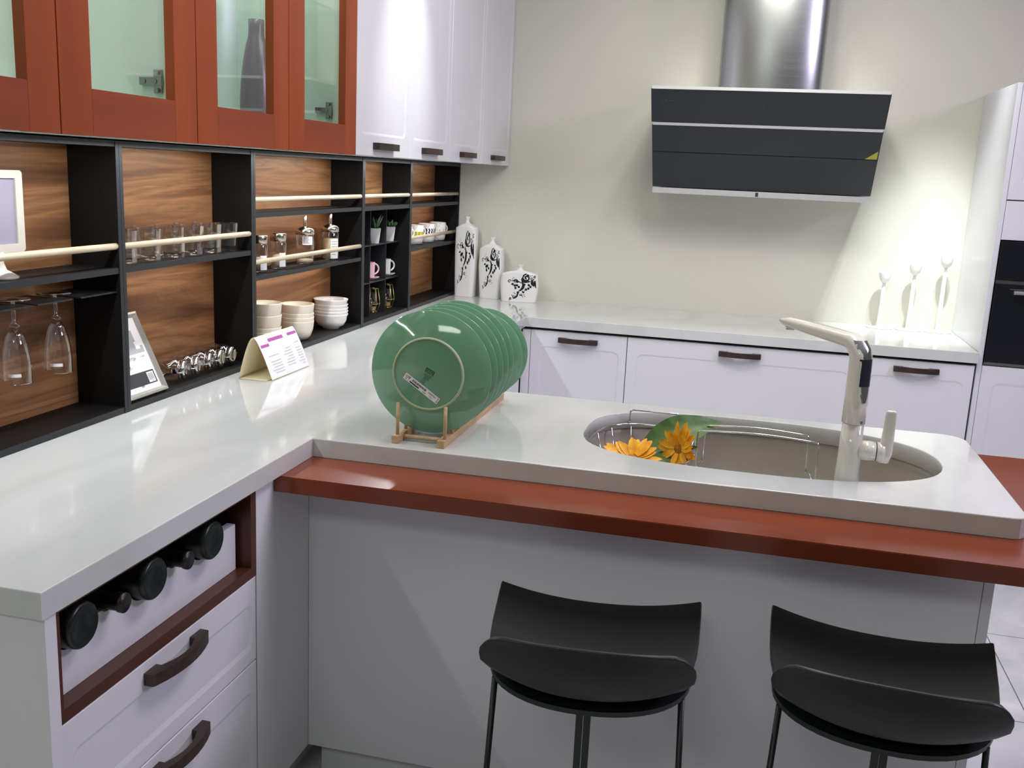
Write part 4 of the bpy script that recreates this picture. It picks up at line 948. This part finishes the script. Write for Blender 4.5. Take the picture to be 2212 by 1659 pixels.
bm = nb(); an = math.radians(-34); cx, cy = -0.014, -0.0335
LQ(cx, cy, 0.096, 0.0155, an, 0, 0.0008)
for a, wd in [(-0.026 + k * 0.0023, 0.0012 if k % 3 else 0.0018) for k in range(17)]:
    q = loc2(a, 0.0022); LQ(q[0], q[1], wd, 0.005, an, 1, 0.0011)
q = loc2(-0.018, -0.0042); LQ(q[0], q[1], 0.026, 0.0034, an, 1, 0.0011)
q = loc2(0.010, -0.0045); LQ(q[0], q[1], 0.010, 0.0012, an, 1, 0.0011)
textbm(bm, 'DINERA', 0.0058, Matrix.Translation((*loc2(0.028, 0.0025), 0.0011)) @ Matrix.Rotation(an, 4, 'Z'), 1)
textbm(bm, '20cm', 0.004, Matrix.Translation((*loc2(0.028, -0.0035), 0.0011)) @ Matrix.Rotation(an, 4, 'Z'), 1)
for k in range(4): q = loc2(0.0445, 0.005 - k * 0.0032); LQ(q[0], q[1], 0.0028, 0.0014, an, 1, 0.0011)
# glass-and-fork symbol
gx = -0.0395
for (a0, b0, a1, b1) in ((-0.005, 0.004, -0.004, 0.0), (-0.004, 0.0, 0.0, -0.001), (0.0, -0.001, 0.001, 0.004), (-0.005, 0.004, 0.001, 0.004), (-0.002, -0.001, -0.002, -0.005), (-0.005, -0.005, 0.0, -0.005), (0.004, -0.005, 0.004, 0.005), (0.0025, 0.001, 0.0025, 0.005), (0.0055, 0.001, 0.0055, 0.005), (0.0025, 0.001, 0.0055, 0.001)):
    m_ = loc2(gx + (a0 + a1) / 2, (b0 + b1) / 2); LQ(m_[0], m_[1], math.hypot(a1 - a0, b1 - b0) + 0.0008, 0.0009, an + math.atan2(b1 - b0, a1 - a0), 1, 0.0011)
part('sticker', bm, ['paper', 'print'], p_first, local=True, label='white barcode sticker', fixn=False)

# ------------------------------------------------------------ vases with black scroll ornament
def strokes():
    S = []
    def spiral(cx, cy, r, turns, a0, sgn=1, w=0.016, w1=0.008):
        N_ = int(26 * turns) + 6; pts = []
        for k in range(N_ + 1):
            t_ = k / N_; a = a0 + sgn * turns * 2 * PI * t_; rr = r * (1 - 0.86 * t_); pts.append((cx + rr * math.cos(a), cy + rr * math.sin(a), w * (1 - t_) + w1 * t_))
        S.append(pts)
    def curve(p, w0, w1, n=16):
        pts = []
        for k in range(n + 1):
            t_ = k / n; q = [Vector(a) for a in p]
            while len(q) > 1: q = [q[i].lerp(q[i + 1], t_) for i in range(len(q) - 1)]
            pts.append((q[0].x, q[0].y, w0 + (w1 - w0) * math.sin(t_ * PI) if w1 > w0 else w0))
        S.append(pts)
    def dot(x, y, r): S.append([(x - r, y, 0.3 * r), (x - r / 2, y, 1.6 * r), (x, y, 2 * r), (x + r / 2, y, 1.6 * r), (x + r, y, 0.3 * r)])
    # coordinates: u across 0..1, v up 0..1 in a unit square, later stretched
    spiral(0.66, 0.86, 0.14, 1.5, PI * 0.5, 1, 0.022, 0.03); spiral(0.84, 0.84, 0.06, 1.2, 0, -1); spiral(0.93, 0.90, 0.045, 1.1, 1.0, 1); spiral(0.90, 0.74, 0.05, 1.2, 2.0, 1)
    curve([(0.52, 0.86, 0), (0.48, 0.74, 0), (0.62, 0.70, 0), (0.80, 0.74, 0)], 0.01, 0.055); curve([(0.66, 0.98, 0), (0.72, 0.94, 0), (0.70, 0.90, 0)], 0.006, 0.05)
    curve([(0.82, 0.78, 0), (0.86, 0.66, 0), (0.92, 0.56, 0)], 0.008, 0.06); curve([(0.95, 0.78, 0), (0.93, 0.66, 0), (0.98, 0.5, 0)], 0.008, 0.03)
    spiral(0.30, 0.72, 0.075, 1.3, 0.2, 1); spiral(0.10, 0.70, 0.06, 1.1, 0.5, 1); curve([(0.17, 0.72, 0), (0.32, 0.78, 0), (0.50, 0.66, 0)], 0.012, 0.02)
    curve([(0.5, 0.72, 0), (0.62, 0.56, 0), (0.56, 0.46, 0), (0.42, 0.36, 0)], 0.014, 0.05); curve([(0.42, 0.36, 0), (0.36, 0.26, 0), (0.42, 0.14, 0), (0.24, 0.08, 0)], 0.012, 0.03)
    for (x, y, a) in ((0.56, 0.58, 0.4), (0.70, 0.60, -0.3), (0.46, 0.50, 2.4), (0.34, 0.44, 2.0), (0.30, 0.52, 1.6), (0.62, 0.46, -0.9), (0.78, 0.58, -1.4), (0.44, 0.30, 2.6), (0.40, 0.68, 2.2), (0.24, 0.64, 3.6), (0.36, 0.62, 4.2), (0.72, 0.52, -1.6)):
        L_ = 0.09; curve([(x, y, 0), (x + L_ * 0.5 * math.cos(a + 0.6), y + L_ * 0.5 * math.sin(a + 0.6), 0), (x + L_ * math.cos(a), y + L_ * math.sin(a), 0)], 0.005, 0.045, 8)
    spiral(0.26, 0.16, 0.06, 1.3, 0.4, -1); spiral(0.16, 0.07, 0.04, 1.1, 1.4, 1); spiral(0.50, 0.24, 0.045, 1.1, 3.0, 1); spiral(0.58, 0.34, 0.035, 1.0, 2.0, 1, 0.02, 0.02)
    for (x, y) in ((0.54, 0.20), (0.60, 0.24), (0.57, 0.16), (0.63, 0.19), (0.30, 0.26), (0.27, 0.30), (0.20, 0.2), (0.5, 0.40), (0.62, 0.40), (0.78, 0.93), (0.84, 0.96), (0.58, 0.92), (0.66, 0.80), (0.88, 0.62), (0.12, 0.02), (0.20, 0.80), (0.24, 0.84)): dot(x, y, 0.012)
    return S
ORN = strokes()
def flat_vase(loc, rz, prof, lab, uvmap, depth):
    """prof: list of (half width, z); uvmap(u,v)->(x,z)"""
    t = thing('flat_vase', lab, 'vase', loc, rz, 'black ornamented white vases')
    bm = nb(); n = 40; rings = []
    def dep(hw, z): return min(depth, hw * 0.98) if hw > 0.02 else hw
    for hw, z in prof:
        d = dep(hw, z); ex = 2 / 4.5 if hw > 0.03 else 1.0; ring = []
        for k in range(n):
            a = 2 * PI * k / n; c, s = math.cos(a), math.sin(a)
            ring.append(bm.verts.new((hw * math.copysign(abs(c) ** ex, c), d * math.copysign(abs(s) ** ex, s) * (1.0), z)))
        rings.append(ring)
    for A, B in zip(rings, rings[1:]):
        for k in range(n): f = bm.faces.new((A[k], A[(k + 1) % n], B[(k + 1) % n], B[k])); f.smooth = True
    bm.faces.new(rings[0][::-1])
    def at(z):
        for (h0, z0), (h1, z1) in zip(prof, prof[1:]):
            if z0 <= z <= z1 and z1 > z0: return h0 + (h1 - h0) * (z - z0) / (z1 - z0)
        return prof[-1][0]
    # ornament ribbons hugging the front surface
    for S in ORN:
        pts = []
        for u, v, w_ in S: x, z = uvmap(u, v); pts.append((x, z, w_))
        sc_ = abs(uvmap(1, 0)[0] - uvmap(0, 0)[0])
        P = []
        for i, (x, z, w_) in enumerate(pts):
            a = pts[max(i - 1, 0)]; b = pts[min(i + 1, len(pts) - 1)]; dx, dz = b[0] - a[0], b[1] - a[1]; L_ = math.hypot(dx, dz) or 1
            nx_, nz_ = -dz / L_, dx / L_; h = w_ * sc_ * 0.95
            row = []
            for sg in (-1, 1):
                xx, zz = x + nx_ * h * sg, z + nz_ * h * sg; hw = at(zz); q = min(abs(xx) / hw, 0.985) if hw > 0 else 0.9
                d = dep(hw, zz); yy = -d * (1 - q ** 4.5) ** (1 / 4.5) - 0.0006
                row.append((math.copysign(q * hw, xx), yy, zz))
            P.append(row)
        prev = None
        for a, b in P:
            va, vb = bm.verts.new(a), bm.verts.new(b)
            if prev:
                try: bm.faces.new((prev[0], prev[1], vb, va)).material_index = 1
                except ValueError: pass
            prev = (va, vb)
    part('vase_body', bm, ['ceram', 'ink'], t, local=True, fixn=False)
    return t
def vprof(w0, wm, wt, hs, hn, hm, nr, lip):
    return [(w0 - 0.003, 0), (w0, 0.003), (wm * 0.5 + w0 * 0.5, hs * 0.3), (wm, hs * 0.62), (wt, hs - 0.012), (wt - 0.002, hs - 0.004), (wt - 0.010, hs), (wt * 0.62, hs + (hn - hs) * 0.33), (nr * 1.9, hs + (hn - hs) * 0.62), (nr * 1.05, hn), (nr, (hn + hm) / 2), (lip, hm - 0.002), (lip, hm), (lip - 0.003, hm), (nr - 0.003, hn)]
flat_vase((0.374, 4.232, H), math.radians(-4), vprof(0.049, 0.054, 0.0525, 0.338, 0.362, 0.386, 0.0095, 0.015), 'tallest of the three ornamented white vases, beside the black shelf unit',
          lambda u, v: (-0.042 + 0.092 * u, 0.052 + 0.268 * v), 0.030)
flat_vase((0.502, 4.235, H), math.radians(-6), vprof(0.050, 0.061, 0.0575, 0.245, 0.272, 0.293, 0.0098, 0.0158), 'middle-sized ornamented white vase between the tall and the low one',
          lambda u, v: (-0.042 + 0.096 * u, 0.040 + 0.205 * v), 0.032)
flat_vase((0.657, 4.190, H), math.radians(6), vprof(0.085, 0.093, 0.088, 0.136, 0.158, 0.175, 0.0095, 0.0150), 'low wide ornamented white vase, right of the taller ones',
          lambda u, v: (-0.060 + 0.145 * u, 0.006 + 0.130 * v), 0.033)

# ------------------------------------------------------------ candle holders
def candle(loc, hgt, lab):
    t = thing('candle_holder', lab, 'candle holder', loc, 0, 'white candle holders in the right corner')
    bm = nb(); lathe(bm, [(0, 0), (0.056, 0), (0.058, 0.002), (0.050, 0.005), (0.014, 0.007), (0.0105, 0.012), (0.0092, hgt * 0.45), (0.0066, hgt - 0.052), (0, hgt - 0.052)], 40); part('stem', bm, 'ceram', t, local=True)
    bm = nb(); lathe(bm, [(0, hgt - 0.054), (0.0085, hgt - 0.054), (0.0105, hgt - 0.050), (0.0195, hgt - 0.043), (0.0240, hgt - 0.030), (0.0262, hgt - 0.012), (0.0268, hgt), (0.0245, hgt), (0.020, hgt - 0.022), (0, hgt - 0.030)], 36); part('cup', bm, 'ceram', t, local=True)
candle((2.302, 4.235, H), 0.254, 'shortest white candle holder, nearest the hood'); candle((2.424, 4.232, H), 0.296, 'middle-height white candle holder'); candle((2.547, 4.232, H), 0.336, 'tallest white candle holder, beside the tall oven unit')

# ------------------------------------------------------------ faucet
t = thing('kitchen_faucet', 'off-white kitchen faucet with angled spout and side lever in front of the sink', 'faucet', (1.964, 1.730, H - 0.05))
sd = Vector((-0.636, 0.772, 0)).normalized(); fc = Vector((1.964, 1.730, H))
def sweep(bm, stations, n=28, ex=2.6):
    """stations: centre, u axis, v axis, half u, half v"""
    rings = []
    for c, u, v, a, b in stations:
        ring = []
        for k in range(n):
            t_ = 2 * PI * k / n; cc, ss = math.cos(t_), math.sin(t_); e = 2 / ex
            ring.append(bm.verts.new(Vector(c) + Vector(u) * a * math.copysign(abs(cc) ** e, cc) + Vector(v) * b * math.copysign(abs(ss) ** e, ss)))
        rings.append(ring)
    for A, B in zip(rings, rings[1:]):
        for k in range(n): f = bm.faces.new((A[k], A[(k + 1) % n], B[(k + 1) % n], B[k])); f.smooth = True
    bm.faces.new(rings[0][::-1]); bm.faces.new(rings[-1]); return bm
upv = Vector((0, 0, 1)); sv = Vector((-sd.y, sd.x, 0))
bm = nb(); sweep(bm, [(fc - upv * 0.0495, sd, sv, 0.0268, 0.0268), (fc + upv * 0.004, sd, sv, 0.0252, 0.0252), (fc + upv * 0.06, sd, sv, 0.0235, 0.0235), (fc + upv * 0.1205, sd, sv, 0.0218, 0.0218)], ex=2.0); part('base_body', bm, 'faucet', t)
st = [(fc + upv * 0.1215, sd, sv, 0.0218, 0.0218), (fc + upv * 0.18, sd, sv, 0.0215, 0.0215), (fc + upv * 0.235, sd, sv, 0.0210, 0.0215)]
bend_c = fc + upv * 0.252 + sd * 0.040
for k in range(7):
    a = math.radians(86) * k / 6
    p = bend_c - sd * 0.040 * math.cos(a) + upv * 0.040 * math.sin(a)
    u = (sd * math.cos(a) - upv * math.sin(a)); w_ = 0.0210 - 0.0052 * k / 6
    st.append((p, u, sv, w_, 0.0215))
tipd = (sd * math.cos(math.radians(-3)) + upv * math.sin(math.radians(3))).normalized(); base_p = st[-1][0]
for k, (L_, hh) in enumerate(((0.05, 0.0150), (0.11, 0.0138), (0.180, 0.0115), (0.197, 0.0085), (0.206, 0.003))):
    nrm = (upv * math.cos(math.radians(3)) - sd * math.sin(math.radians(3))) * -1
    st.append((base_p + tipd * L_ + upv * (0.0006 * L_), nrm, sv, hh, 0.0198 if k < 3 else (0.0190 if k == 3 else 0.015)))
bm = nb(); sweep(bm, st, ex=2.8); part('spout', bm, 'faucet', t)
bk = -sd
def back_patch(z0, z1, dr, mi_name, w0, label, inset=0.0):
    bm = nb(); n = 8
    rows = []
    for j in range(9):
        z = z0 + (z1 - z0) * j / 8; base = fc + upv * z; r = 0.0222 - (z - 0.1215) * 0.008 + dr
        if z > 0.252: dz = min(z - 0.252, 0.058); base = base + sd * (0.058 - math.sqrt(max(0.058 ** 2 - dz ** 2, 0))) 
        half = w0 if not callable(w0) else w0(j / 8)
        row = []
        for k in range(n + 1):
            a = -half + 2 * half * k / n; row.append(bm.verts.new(base + (bk * math.cos(a) + sv * math.sin(a)) * r))
        rows.append(row)
    for A, B in zip(rows, rows[1:]):
        for k in range(n): f = bm.faces.new((A[k], A[k + 1], B[k + 1], B[k])); f.smooth = True
    part('back_inlay', bm, mi_name, t, label=label)
back_patch(0.168, 0.296, 0.0012, 'chrome', lambda q: 1.0 * min(1, 0.2 + q * 3.4), 'chrome back inlay of the faucet')
back_patch(0.203, 0.260, 0.0020, 'fdark', 0.88, 'dark glossy inlay panel')
bm = nb(); tip = base_p + tipd * 0.183; cyl(bm, tip - upv * 0.005, tip - upv * 0.017, 0.0115, n=24); part('aerator', bm, 'chrome', t)
bm = nb(); cyl(bm, fc + upv * 0.128 + Vector((0.012, -0.0205, 0)), fc + upv * 0.128 + Vector((0.0135, -0.0225, 0)), 0.0035, n=14); part('screw', bm, 'chrome', t)
bm = nb(); hx0 = Vector((1.980, 1.730, H + 0.064)); cyl(bm, hx0, hx0 + Vector((0.034, 0, 0)), 0.0205, n=32); part('lever_housing', bm, 'faucet', t)
bm = nb(); cyl(bm, hx0 + Vector((0.034, 0, 0)), hx0 + Vector((0.036, 0, 0)), 0.0195, n=32); part('lever_gap', bm, 'print', t)
bm = nb(); cyl(bm, hx0 + Vector((0.036, 0, 0)), hx0 + Vector((0.052, 0, 0)), 0.0205, n=32)
part('lever_hub', bm, 'faucet', t)
bm = nb(); ex_ = Vector((1, 0, 0)); ey_ = Vector((0, 1, 0))
sweep(bm, [(hx0 + Vector((0.052, 0, -0.0205)), ex_, ey_, 0.011, 0.014), (hx0 + Vector((0.053, 0, 0.0)), ex_, ey_, 0.0145, 0.0195), (hx0 + Vector((0.056, 0.002, 0.03)), ex_, ey_, 0.0125, 0.0100), (hx0 + Vector((0.0565, 0.000, 0.060)), ex_, ey_, 0.0115, 0.0065), (hx0 + Vector((0.0565, -0.004, 0.087)), ex_, ey_, 0.0110, 0.0055), (hx0 + Vector((0.0565, -0.005, 0.091)), ex_, ey_, 0.008, 0.0035)], 20, 3.0)
part('lever', bm, 'faucet', t)

# ------------------------------------------------------------ wire baskets in the sink
t = thing('wire_colander', 'chrome wire colander holding the sunflowers in the left end of the sink', 'basket', (1.52, 1.95, H - 0.13))
def oval(cx, cy, a, b, z, n=40, ex=2.6): 
    out = []
    for k in range(n):
        t_ = 2 * PI * k / n; c, s = math.cos(t_), math.sin(t_); e = 2 / ex; out.append((cx + a * math.copysign(abs(c) ** e, c), cy + b * math.copysign(abs(s) ** e, s), z))
    return out
bm = nb(); tube(bm, oval(1.508, 1.930, 0.128, 0.202, H - 0.030), 0.0032, 8, True); part('rim', bm, 'chrome', t)
bm = nb(); lo = oval(1.508, 1.93, 0.098, 0.165, H - 0.105, 40); hi = oval(1.508, 1.930, 0.128, 0.202, H - 0.030, 40)
tube(bm, lo, 0.0018, 6, True)
for k in range(0, 40, 3): tube(bm, [hi[k], (lo[k][0] * 0.4 + hi[k][0] * 0.6, lo[k][1] * 0.4 + hi[k][1] * 0.6, H - 0.075), lo[k]], 0.0018, 6)
for k in range(-6, 7):
    y = 1.93 + k * 0.025; s = 1 - abs((y - 1.93) / 0.165) ** 2.6; x = 0.098 * max(s, 0) ** (1 / 2.6)
    tube(bm, [(1.508 - x, y, H - 0.105), (1.508 + x, y, H - 0.105)], 0.0016, 6)
part('wire_mesh', bm, 'chrome', t)
bm = nb(); hz = H + 0.008
tube(bm, [(1.452, 2.126, H - 0.032), (1.4535, 2.112, hz - 0.010), (1.4545, 2.112, hz), (1.462, 2.112, hz + 0.004), (1.575, 2.112, hz + 0.004), (1.5825, 2.112, hz), (1.584, 2.112, hz - 0.01), (1.585, 2.126, H - 0.032)], 0.0022, 8); part('handle', bm, 'chrome', t)
bm = nb(); tube(bm, [(1.632, 1.90, H - 0.030), (1.626, 1.885, H - 0.035), (1.620, 1.86, H - 0.075), (1.61, 1.84, H - 0.115)], 0.0018, 6); part('handle', bm, 'chrome', t)

t = thing('dish_basket', 'chrome wire dish basket with two tall arched handles in the middle of the sink', 'basket', (1.78, 1.95, H - 0.2))
def arch(x0, x1, y, zb, zt):
    bm = nb(); pts = [(x0, y, zb), (x0 + 0.001, y, zt - 0.008), (x0 + 0.003, y, zt - 0.002), (x0 + 0.011, y, zt)]
    for k in range(1, 8): q = k / 8; pts.append((x0 + 0.011 + (x1 - x0 - 0.022) * q, y, zt + 0.006 * math.sin(PI * q)))
    pts += [(x1 - 0.011, y, zt), (x1 - 0.003, y, zt - 0.002), (x1 - 0.001, y, zt - 0.008), (x1, y, zb)]
    tube(bm, pts, 0.0022, 8); return bm
part('handle', arch(1.652, 1.898, 1.998, H - 0.075, H + 0.018), 'chrome', t, label='far arched wire handle')
part('handle', arch(1.6385, 1.915, 1.905, H - 0.105, H + 0.026), 'chrome', t, label='near arched wire handle')
bm = nb()
for x in (1.652, 1.898):
    sgn = -1 if x < 1.7 else 1
    tube(bm, [(x, 1.998, H - 0.072), (x + sgn * 0.002, 1.985, H - 0.066), (x + sgn * 0.008, 1.955, H - 0.066), (x + sgn * 0.013, 1.925, H - 0.078), (x + sgn * 0.0145, 1.905, H - 0.10)], 0.0020, 7)
tube(bm, oval(1.780, 1.945, 0.139, 0.155, H - 0.165, 36, 4), 0.0024, 7, True); tube(bm, oval(1.777, 1.945, 0.125, 0.145, H - 0.205, 36, 4), 0.002, 7, True)
a_, b_ = oval(1.780, 1.945, 0.139, 0.155, H - 0.165, 36, 4), oval(1.777, 1.945, 0.125, 0.145, H - 0.205, 36, 4)
for k in range(0, 36, 2): tube(bm, [a_[k], b_[k]], 0.0014, 5)
part('wire_body', bm, 'chrome', t)

# ------------------------------------------------------------ sunflowers
def sunflower(centre, nrm, R, lab, seed, stem_to):
    rnd = random.Random(seed); nrm = Vector(nrm).normalized(); u, v = basis(nrm); c = Vector(centre)
    t = thing('sunflower', lab, 'flower', c, 0, 'sunflowers in the sink colander')
    bm = nb(); mx = frame_mx((0, 0, 0), u, v); lathe(bm, [(0, 0.010), (R * 0.18, 0.008), (R * 0.30, 0.003), (R * 0.32, -0.002), (R * 0.2, -0.012), (0, -0.014)], 26, mat4=mx); part('flower_disc', bm, 'disc', t, local=True)
    N = 27
    for k in range(N):
        a = 2 * PI * k / N + rnd.uniform(-0.12, 0.12); L_ = R * rnd.uniform(0.78, 1.10); wd = R * rnd.uniform(0.12, 0.18); lift = rnd.uniform(-0.1, 0.35); d = u * math.cos(a) + v * math.sin(a); s = nrm.cross(d)
        bm = nb(); rows = []
        for q, wq in ((0.22, 0.5), (0.4, 0.9), (0.6, 1.0), (0.8, 0.75), (0.93, 0.4), (1.0, 0.04)):
            p = d * L_ * q + nrm * (0.004 + R * lift * q * (1 - 0.35 * q) - 0.02 * R * (1 - q)); rows.append([bm.verts.new(p - s * wd * wq + nrm * 0.0022 * wq), bm.verts.new(p), bm.verts.new(p + s * wd * wq + nrm * 0.0022 * wq)])
        for A, B in zip(rows, rows[1:]):
            for j in range(2): f = bm.faces.new((A[j], A[j + 1], B[j + 1], B[j])); f.smooth = True
        part('petal', bm, 'petal', t, local=True, fixn=False)
    bm = nb(); e = Vector(stem_to) - c; tube(bm, [-nrm * 0.010, -nrm * 0.030 + e * 0.15, e * 0.6 - nrm * 0.01, e], 0.0035, 8); part('stem', bm, 'leaf', t, local=True)
    for k in range(9):
        a = 2 * PI * k / 9; d = u * math.cos(a) + v * math.sin(a); s = nrm.cross(d); bm = nb(); b0 = -nrm * 0.012
        vs = [bm.verts.new(b0 - s * 0.006), bm.verts.new(b0 + s * 0.006), bm.verts.new(b0 + d * R * 0.55 + s * 0.004 - nrm * 0.002), bm.verts.new(b0 + d * R * 0.7 - nrm * 0.004), bm.verts.new(b0 + d * R * 0.55 - s * 0.004 - nrm * 0.002)]
        bm.faces.new(vs); part('sepal', bm, 'leaf', t, local=True, fixn=False)
    return t
def leafpart(t, base, tip, wd, upn, droop=0.0, ruffle=0.0):
    base = Vector(base) - t.location; tip = Vector(tip) - t.location; d = tip - base; upn = Vector(upn).normalized(); s = d.normalized().cross(upn).normalized(); upn = s.cross(d.normalized())
    bm = nb(); rows = []; N = 12
    for i in range(N + 1):
        q = i / N; wq = wd * (math.sin(PI * min(q * 1.02, 1)) ** 0.75 * (1.15 - 0.55 * q)) + 0.0006; p = base + d * q + upn * (0.02 * math.sin(PI * q) - droop * q * q)
        row = []
        for j in range(-3, 4): f = j / 3; row.append(bm.verts.new(p + s * wq * f + upn * (wq * 0.28 * abs(f) ** 1.5 + ruffle * math.sin(q * 22 + j) * abs(f))))
        rows.append(row)
    for A, B in zip(rows, rows[1:]):
        for j in range(6): f = bm.faces.new((A[j], A[j + 1], B[j + 1], B[j])); f.smooth = True
    part('leaf', bm, 'leaf', t, local=True, fixn=False)
s1 = sunflower((1.494, 1.838, H - 0.046), (0.05, -0.60, 0.80), 0.066, 'sunflower half hidden by the sink rim, left of the two', 5, (1.50, 2.02, H - 0.105))
s2 = sunflower((1.602, 1.878, H - 0.016), (-0.62, -0.75, 0.22), 0.060, 'sunflower with wide petals turned sideways, right of the two', 9, (1.53, 1.99, H - 0.100))
leafpart(s2, (1.505, 1.915, H - 0.040), (1.690, 2.035, H + 0.022), 0.046, (0.05, -0.75, 0.75), 0.0, 0.001)
leafpart(s2, (1.555, 1.93, H - 0.055), (1.570, 1.84, H - 0.060), 0.028, (0.1, -0.5, 0.9), 0.01)
leafpart(s1, (1.47, 1.92, H - 0.075), (1.425, 1.83, H - 0.050), 0.030, (-0.2, -0.3, 0.95), 0.01)
leafpart(s1, (1.52, 1.92, H - 0.060), (1.585, 1.86, H - 0.066), 0.026, (0.2, -0.4, 0.95), 0.01)

# ------------------------------------------------------------ bar stools
def stool(loc, rz, lab):
    t = thing('bar_stool', lab, 'stool', loc, rz, 'bar stools at the peninsula')
    # shell: profile runs from the low back rim (near the camera) under the sitter to the far edge
    P_ = [(-0.198, 0.734, 0.142), (-0.1995, 0.7295, 0.157), (-0.2025, 0.719, 0.169), (-0.2065, 0.702, 0.1765), (-0.2075, 0.683, 0.1785), (-0.2040, 0.664, 0.1765), (-0.194, 0.648, 0.170), (-0.172, 0.635, 0.1645), (-0.125, 0.626, 0.168), (-0.06, 0.621, 0.180), (0.0, 0.618, 0.188), (0.06, 0.618, 0.194), (0.12, 0.620, 0.198), (0.17, 0.624, 0.201), (0.210, 0.630, 0.2025)]
    bm = nb(); NS = 28; rows = []
    for i, (y, z, hw) in enumerate(P_):
        q = i / (len(P_) - 1); row = []
        back = max(0, 1 - max(0, (i - 4)) / 6)
        for k in range(NS + 1):
            s = -1 + 2 * k / NS
            x = hw * s; cv = min(1, i / 6); yy = y + (0.006 + 0.046 * cv) * s * s * back; zz = z + 0.026 * min(1, max(0, i - 2) / 4) * abs(s) ** 2.2
            row.append(bm.verts.new((x, yy, zz)))
        rows.append(row)
    for A, B in zip(rows, rows[1:]):
        for k in range(NS): f = bm.faces.new((A[k], A[k + 1], B[k + 1], B[k])); f.smooth = True
    sh = part('seat_shell', bm, 'stoolm', t, local=True, fixn=True, label='black moulded low-back seat shell')
    md = sh.modifiers.new('thickness', 'SOLIDIFY'); md.thickness = 0.009; md.offset = 0
    md = sh.modifiers.new('round', 'BEVEL'); md.width = 0.003; md.segments = 3; md.limit_method = 'ANGLE'; md.angle_limit = 0.9
    bm = nb(); ov = oval(0, -0.012, 0.181, 0.165, 0.614, 48, 2.2)
    A = [bm.verts.new(p) for p in ov]; B = [bm.verts.new((p[0], p[1], 0.605)) for p in ov]
    bm.faces.new(A); bm.faces.new(B[::-1])
    for k in range(48): f = bm.faces.new((A[k], A[(k + 1) % 48], B[(k + 1) % 48], B[k]))
    part('seat_plate', bm, 'stoolf', t, local=True)
    for sx, sy in ((-1, 1), (1, 1)):
        bm = nb(); tube(bm, [(sx * 0.163, -0.085, 0.605), (sx * 0.185, -0.120, 0.012)], 0.0055, 10); part('leg', bm, 'stoolf', t, local=True)
    for dx in (-0.0065, 0.0065):
        bm = nb(); box(bm, dx - 0.0058, dx + 0.0058, -0.152, -0.140, 0.012, 0.605); part('leg', bm, 'stoolf', t, local=True)
    bm = nb(); tube(bm, [(-0.185, -0.120, 0.006), (0, -0.146, 0.006), (0.185, -0.120, 0.006), (0.15, 0.16, 0.006), (-0.15, 0.16, 0.006)], 0.006, 8, True); part('floor_frame', bm, 'stoolf', t, local=True)
    bm = nb(); tube(bm, [(-0.178, -0.109, 0.19), (0, -0.146, 0.19), (0.178, -0.109, 0.19)], 0.005, 8, False); part('footrest', bm, 'stoolf', t, local=True)
    return t
st0 = stool((1.508, 1.25, 0), math.radians(5), 'black low-back bar stool in front of the peninsula, left of the two')
dup(st0, (2.012, 1.285, 0), math.radians(-5), 'black low-back bar stool in front of the peninsula, right of the two')
